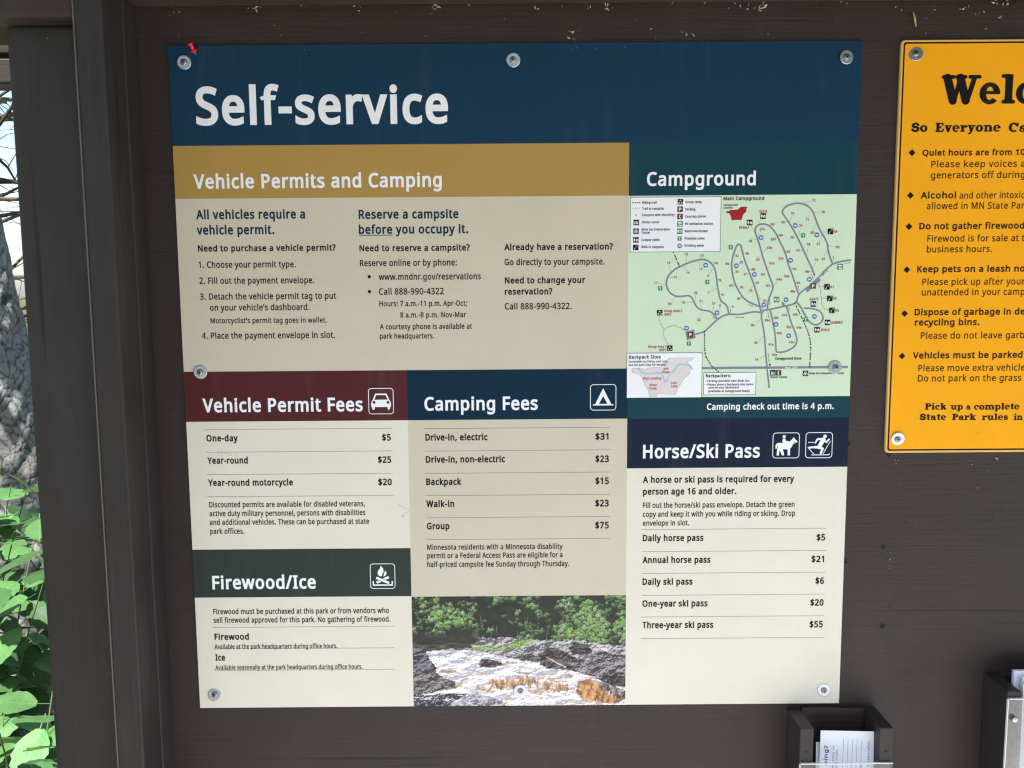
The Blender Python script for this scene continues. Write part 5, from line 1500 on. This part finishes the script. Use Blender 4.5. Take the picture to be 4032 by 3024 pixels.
def branches(parent, x, y, zs, length, seed, n, mat, down=0.0):
    g = random.Random(seed); tips = []
    mb = MB()
    for k in range(n):
        z = g.uniform(*zs); a = g.uniform(0, 6.283); L = length * g.uniform(.5, 1.1)
        p = Vector((x, y, z)); d = Vector((math.cos(a), math.sin(a), g.uniform(-.1, .5) - down)).normalized()
        pts = [p.copy()]
        for s in range(6):
            p = p + d * L / 6; d = (d + Vector((g.uniform(-.25, .25), g.uniform(-.25, .25), g.uniform(-.15, .2)))).normalized(); pts.append(p.copy())
            if s > 0: tips.append((p.copy(), L))
        mb.tube(pts, [0.022 * (1 - i / 7.5) * min(1, L) + 0.003 for i in range(7)], 6)
        for s in range(2, 7):
            q = pts[s]; dd = Vector((g.uniform(-1, 1), g.uniform(-1, 1), g.uniform(-.4, .6))).normalized()
            tw = [q, q + dd * L * .12, q + (dd + Vector((0, 0, g.uniform(-.3, .3)))) * L * .24]
            mb.tube(tw, [.006, .004, .002], 4); tips.append((tw[-1], L))
    mb.obj('branches', mat, parent)['kind'] = 'stuff'
    return tips
def crown(parent, tips, per, spread, size, seed, mat):
    g = np.random.RandomState(seed); V, F = [], []
    for p, L in tips:
        for k in range(per):
            c = np.array(p) + g.normal(0, spread, 3)
            nrm = g.normal(0, .6, 3) + [0, 0, .8]; nrm /= np.linalg.norm(nrm)
            t = np.cross(nrm, g.normal(0, 1, 3)); t /= np.linalg.norm(t); b = np.cross(nrm, t)
            s = size * g.uniform(.6, 1.25); n0 = len(V)
            V += [tuple(c - t * s), tuple(c - t * s * .1 + b * s * .5 - nrm * s * .1), tuple(c + t * s), tuple(c - t * s * .1 - b * s * .5 - nrm * s * .1)]
            F += [(n0, n0 + 1, n0 + 2), (n0, n0 + 2, n0 + 3)]
    return build('crown', V, F, mat, parent)

t0 = tag(empty('spruce_tree', (-2.02, 2.0, 0)), 'big tree with scaly grey bark trunk behind the left post', 'tree')
bark_trunk(t0, -2.065, 2.0, 0.19, 0.12, 5.2, 3, True, 0.135)
tips = branches(t0, -2.35, 2.0, (2.7, 5.2), 2.0, 6, 30, M['dark_bark'])
crown(t0, tips, 18, .22, .075, 8, M['tree_leaf'])
# unseen tree added so that its boughs dapple the shrubs
t1 = tag(empty('added_shade_tree', (-3.7, -0.3, 0)), 'unseen slender tree added to dapple the shrubs left of the kiosk', 'tree')
bark_trunk(t1, -3.7, -0.3, 0.11, 0.06, 5.5, 5, False)
tips = branches(t1, -3.7, -0.3, (2.7, 5.2), 2.2, 11, 24, M['dark_bark'])
crown(t1, tips, 3, .16, .07, 12, M['tree_leaf'])
g = random.Random(31)
WOODS = [(-5.0, 6.5, 'young tree with thin bare twigs farther behind the scaly trunk', 'dark_bark', 'pale_leaf', 0, 5.0), (-9.4, 9.0, 'leafy tree standing deep in the woods left of the scaly trunk', 'dark_bark', 'tree_leaf', 6, 6.5), (-3.4, 9.5, 'leafy tree in the woods straight behind the kiosk post', 'dark_bark', 'pale_leaf', 6, 6.5),
         (0.5, 8.0, 'broad leafy tree hidden behind the kiosk wall', 'dark_bark', 'tree_leaf', 8, 6.5), (-10.5, 12.0, 'tall pale leaved tree far back among the woods', 'dark_bark', 'pale_leaf', 6, 8.0), (4.0, 9.0, 'dense leafy tree behind the right half of the kiosk', 'dark_bark', 'tree_leaf', 8, 6.0)]
for i, (x, y, lab, bk, lf, per, h) in enumerate(WOODS):
    t = tag(empty('forest_tree', (x, y, 0)), lab, 'tree', 'trees in the woods')
    bark_trunk(t, x, y, 0.10, 0.03, h, 40 + i, False)
    tips = branches(t, x, y, (1.0, h), 2.0, 60 + i, 90 if i == 0 else 26, M[bk])
    if per: crown(t, tips, per, .30, .09, 80 + i, M[lf])

# unseen trees added behind the camera to cut sky light and reflection on the sign
FRONT = [(-11, -9.5, 'added wide leafy tree at the far left end of the clearing edge', 8.0), (-7.2, -11.5, 'added tall leafy tree in the left half of the clearing edge', 9.0), (-3.4, -10.5, 'added round leafy tree facing the kiosk left of the sign', 8.0),
         (0.6, -12.0, 'added tall leafy tree across the clearing opposite the sign', 9.5), (4.6, -10.8, 'added leafy tree across the clearing opposite the yellow sign', 8.0), (8.6, -11.5, 'added broad leafy tree toward the right end of the clearing', 9.0), (12.5, -9.5, 'added leafy tree at the far right end of the clearing edge', 8.0)]
for i, (x, y, lab, h) in enumerate(FRONT):
    t = tag(empty('added_screen_tree', (x, y, 0)), lab, 'tree', 'unseen trees added across the clearing')
    bark_trunk(t, x, y, 0.16, 0.04, h, 140 + i, False)
    tips = branches(t, x, y, (0.8, h), 2.6, 160 + i, 34, M['dark_bark'])
    crown(t, tips, 5, .42, .20, 180 + i, M['tree_leaf'])

# leafy shrubs by the post
def leaf_mesh(name, seed, width):
    g = random.Random(seed); n = 11; V, F = [], []
    bend, fold = g.uniform(.10, .30), g.uniform(.10, .25)
    for i in range(n + 1):
        t = i / n
        w = width * (math.sin(math.pi * min(1, t * 0.96 + .04)) ** .75) * (1 - .28 * t)
        zc = -bend * (t - .25) ** 2
        tooth = 1.0 + (.07 if i % 2 else -.03)
        for s in (-1, -.5, 0, .5, 1):
            k = w * s * (tooth if abs(s) == 1 else 1)
            V.append((t + (.025 if abs(s) == 1 and i % 2 else 0), k, zc + fold * abs(s) * w - .10 * (abs(s) * w) ** 2 * 3 + .012 * math.sin(t * 9 + s * 3 + seed)))
    for i in range(n):
        for j in range(4):
            F.append((i * 5 + j, (i + 1) * 5 + j, (i + 1) * 5 + j + 1, i * 5 + j + 1))
    V += [(-.28, -.008, .02), (-.28, .008, .02), (.03, .008, .004), (.03, -.008, .004)]; b = len(V) - 4
    F.append((b, b + 3, b + 2, b + 1))
    me = bpy.data.meshes.new(name); me.from_pydata(V, [], F); me.materials.append(M['leaf'])
    me.polygons.foreach_set('use_smooth', [True] * len(F)); me.update()
    return me
LEAVES = [leaf_mesh('leaf', s, w) for s, w in ((1, .42), (2, .47), (3, .38), (4, .45))]
def shrub(x, y, h, nst, nleaf, seed, label, size):
    g = random.Random(seed)
    o = tag(empty('leafy_shrub', (x, y, 0)), label, 'shrub', 'leafy shrubs beside the post')
    for k in range(nst):
        a = g.uniform(0, 6.283); hh = h * g.uniform(.62, 1.0); L = hh * g.uniform(.15, .38)
        pts = [Vector((x + L * math.cos(a) * t ** 1.7, y + L * math.sin(a) * t ** 1.7, hh * t)) for t in [i / 7 for i in range(8)]]
        mb = MB(); mb.tube(pts, [.0030 - .0002 * i for i in range(8)], 6); mb.obj('stem', M['stem'], o)
        for j in range(nleaf):
            t = .22 + .78 * (j + g.random()) / nleaf
            i = min(6, int(t * 7)); p = pts[i].lerp(pts[i + 1], t * 7 - i)
            b = a + (2.4 * j) + g.uniform(-.5, .5)
            s = size * g.uniform(.75, 1.2)
            lf = bpy.data.objects.new('leaf', g.choice(LEAVES))
            COL.objects.link(lf); lf.parent = o
            d = Vector((math.cos(b), math.sin(b), 0))
            lf.location = p + d * s * .28 - Vector((x, y, 0))
            lf.scale = (s, s, s)
            lf.rotation_euler = (g.uniform(-.45, .45) , R(g.uniform(-12, 42)), b)
    return o
shrub(-1.40, 1.00, 1.04, 8, 17, 1, 'tall broad leaved shrub close behind the left post', .108)
shrub(-1.66, 1.35, 1.04, 8, 17, 2, 'broad leaved shrub between the post and the scaly trunk', .108)
shrub(-1.14, 0.70, 0.66, 7, 15, 3, 'low broad leaved shrub tucked against the left post', .12)
shrub(-1.98, 1.5, 0.95, 6, 14, 4, 'broad leaved shrub at the foot of the scaly trunk', .12)
shrub(-1.48, 1.75, 0.95, 7, 15, 5, 'broad leaved shrub rear of the others beside scaly trunk', .12)
shrub(-1.30, 0.82, 0.50, 8, 15, 6, 'short broad leaved shrub in front of the taller ones', .12)
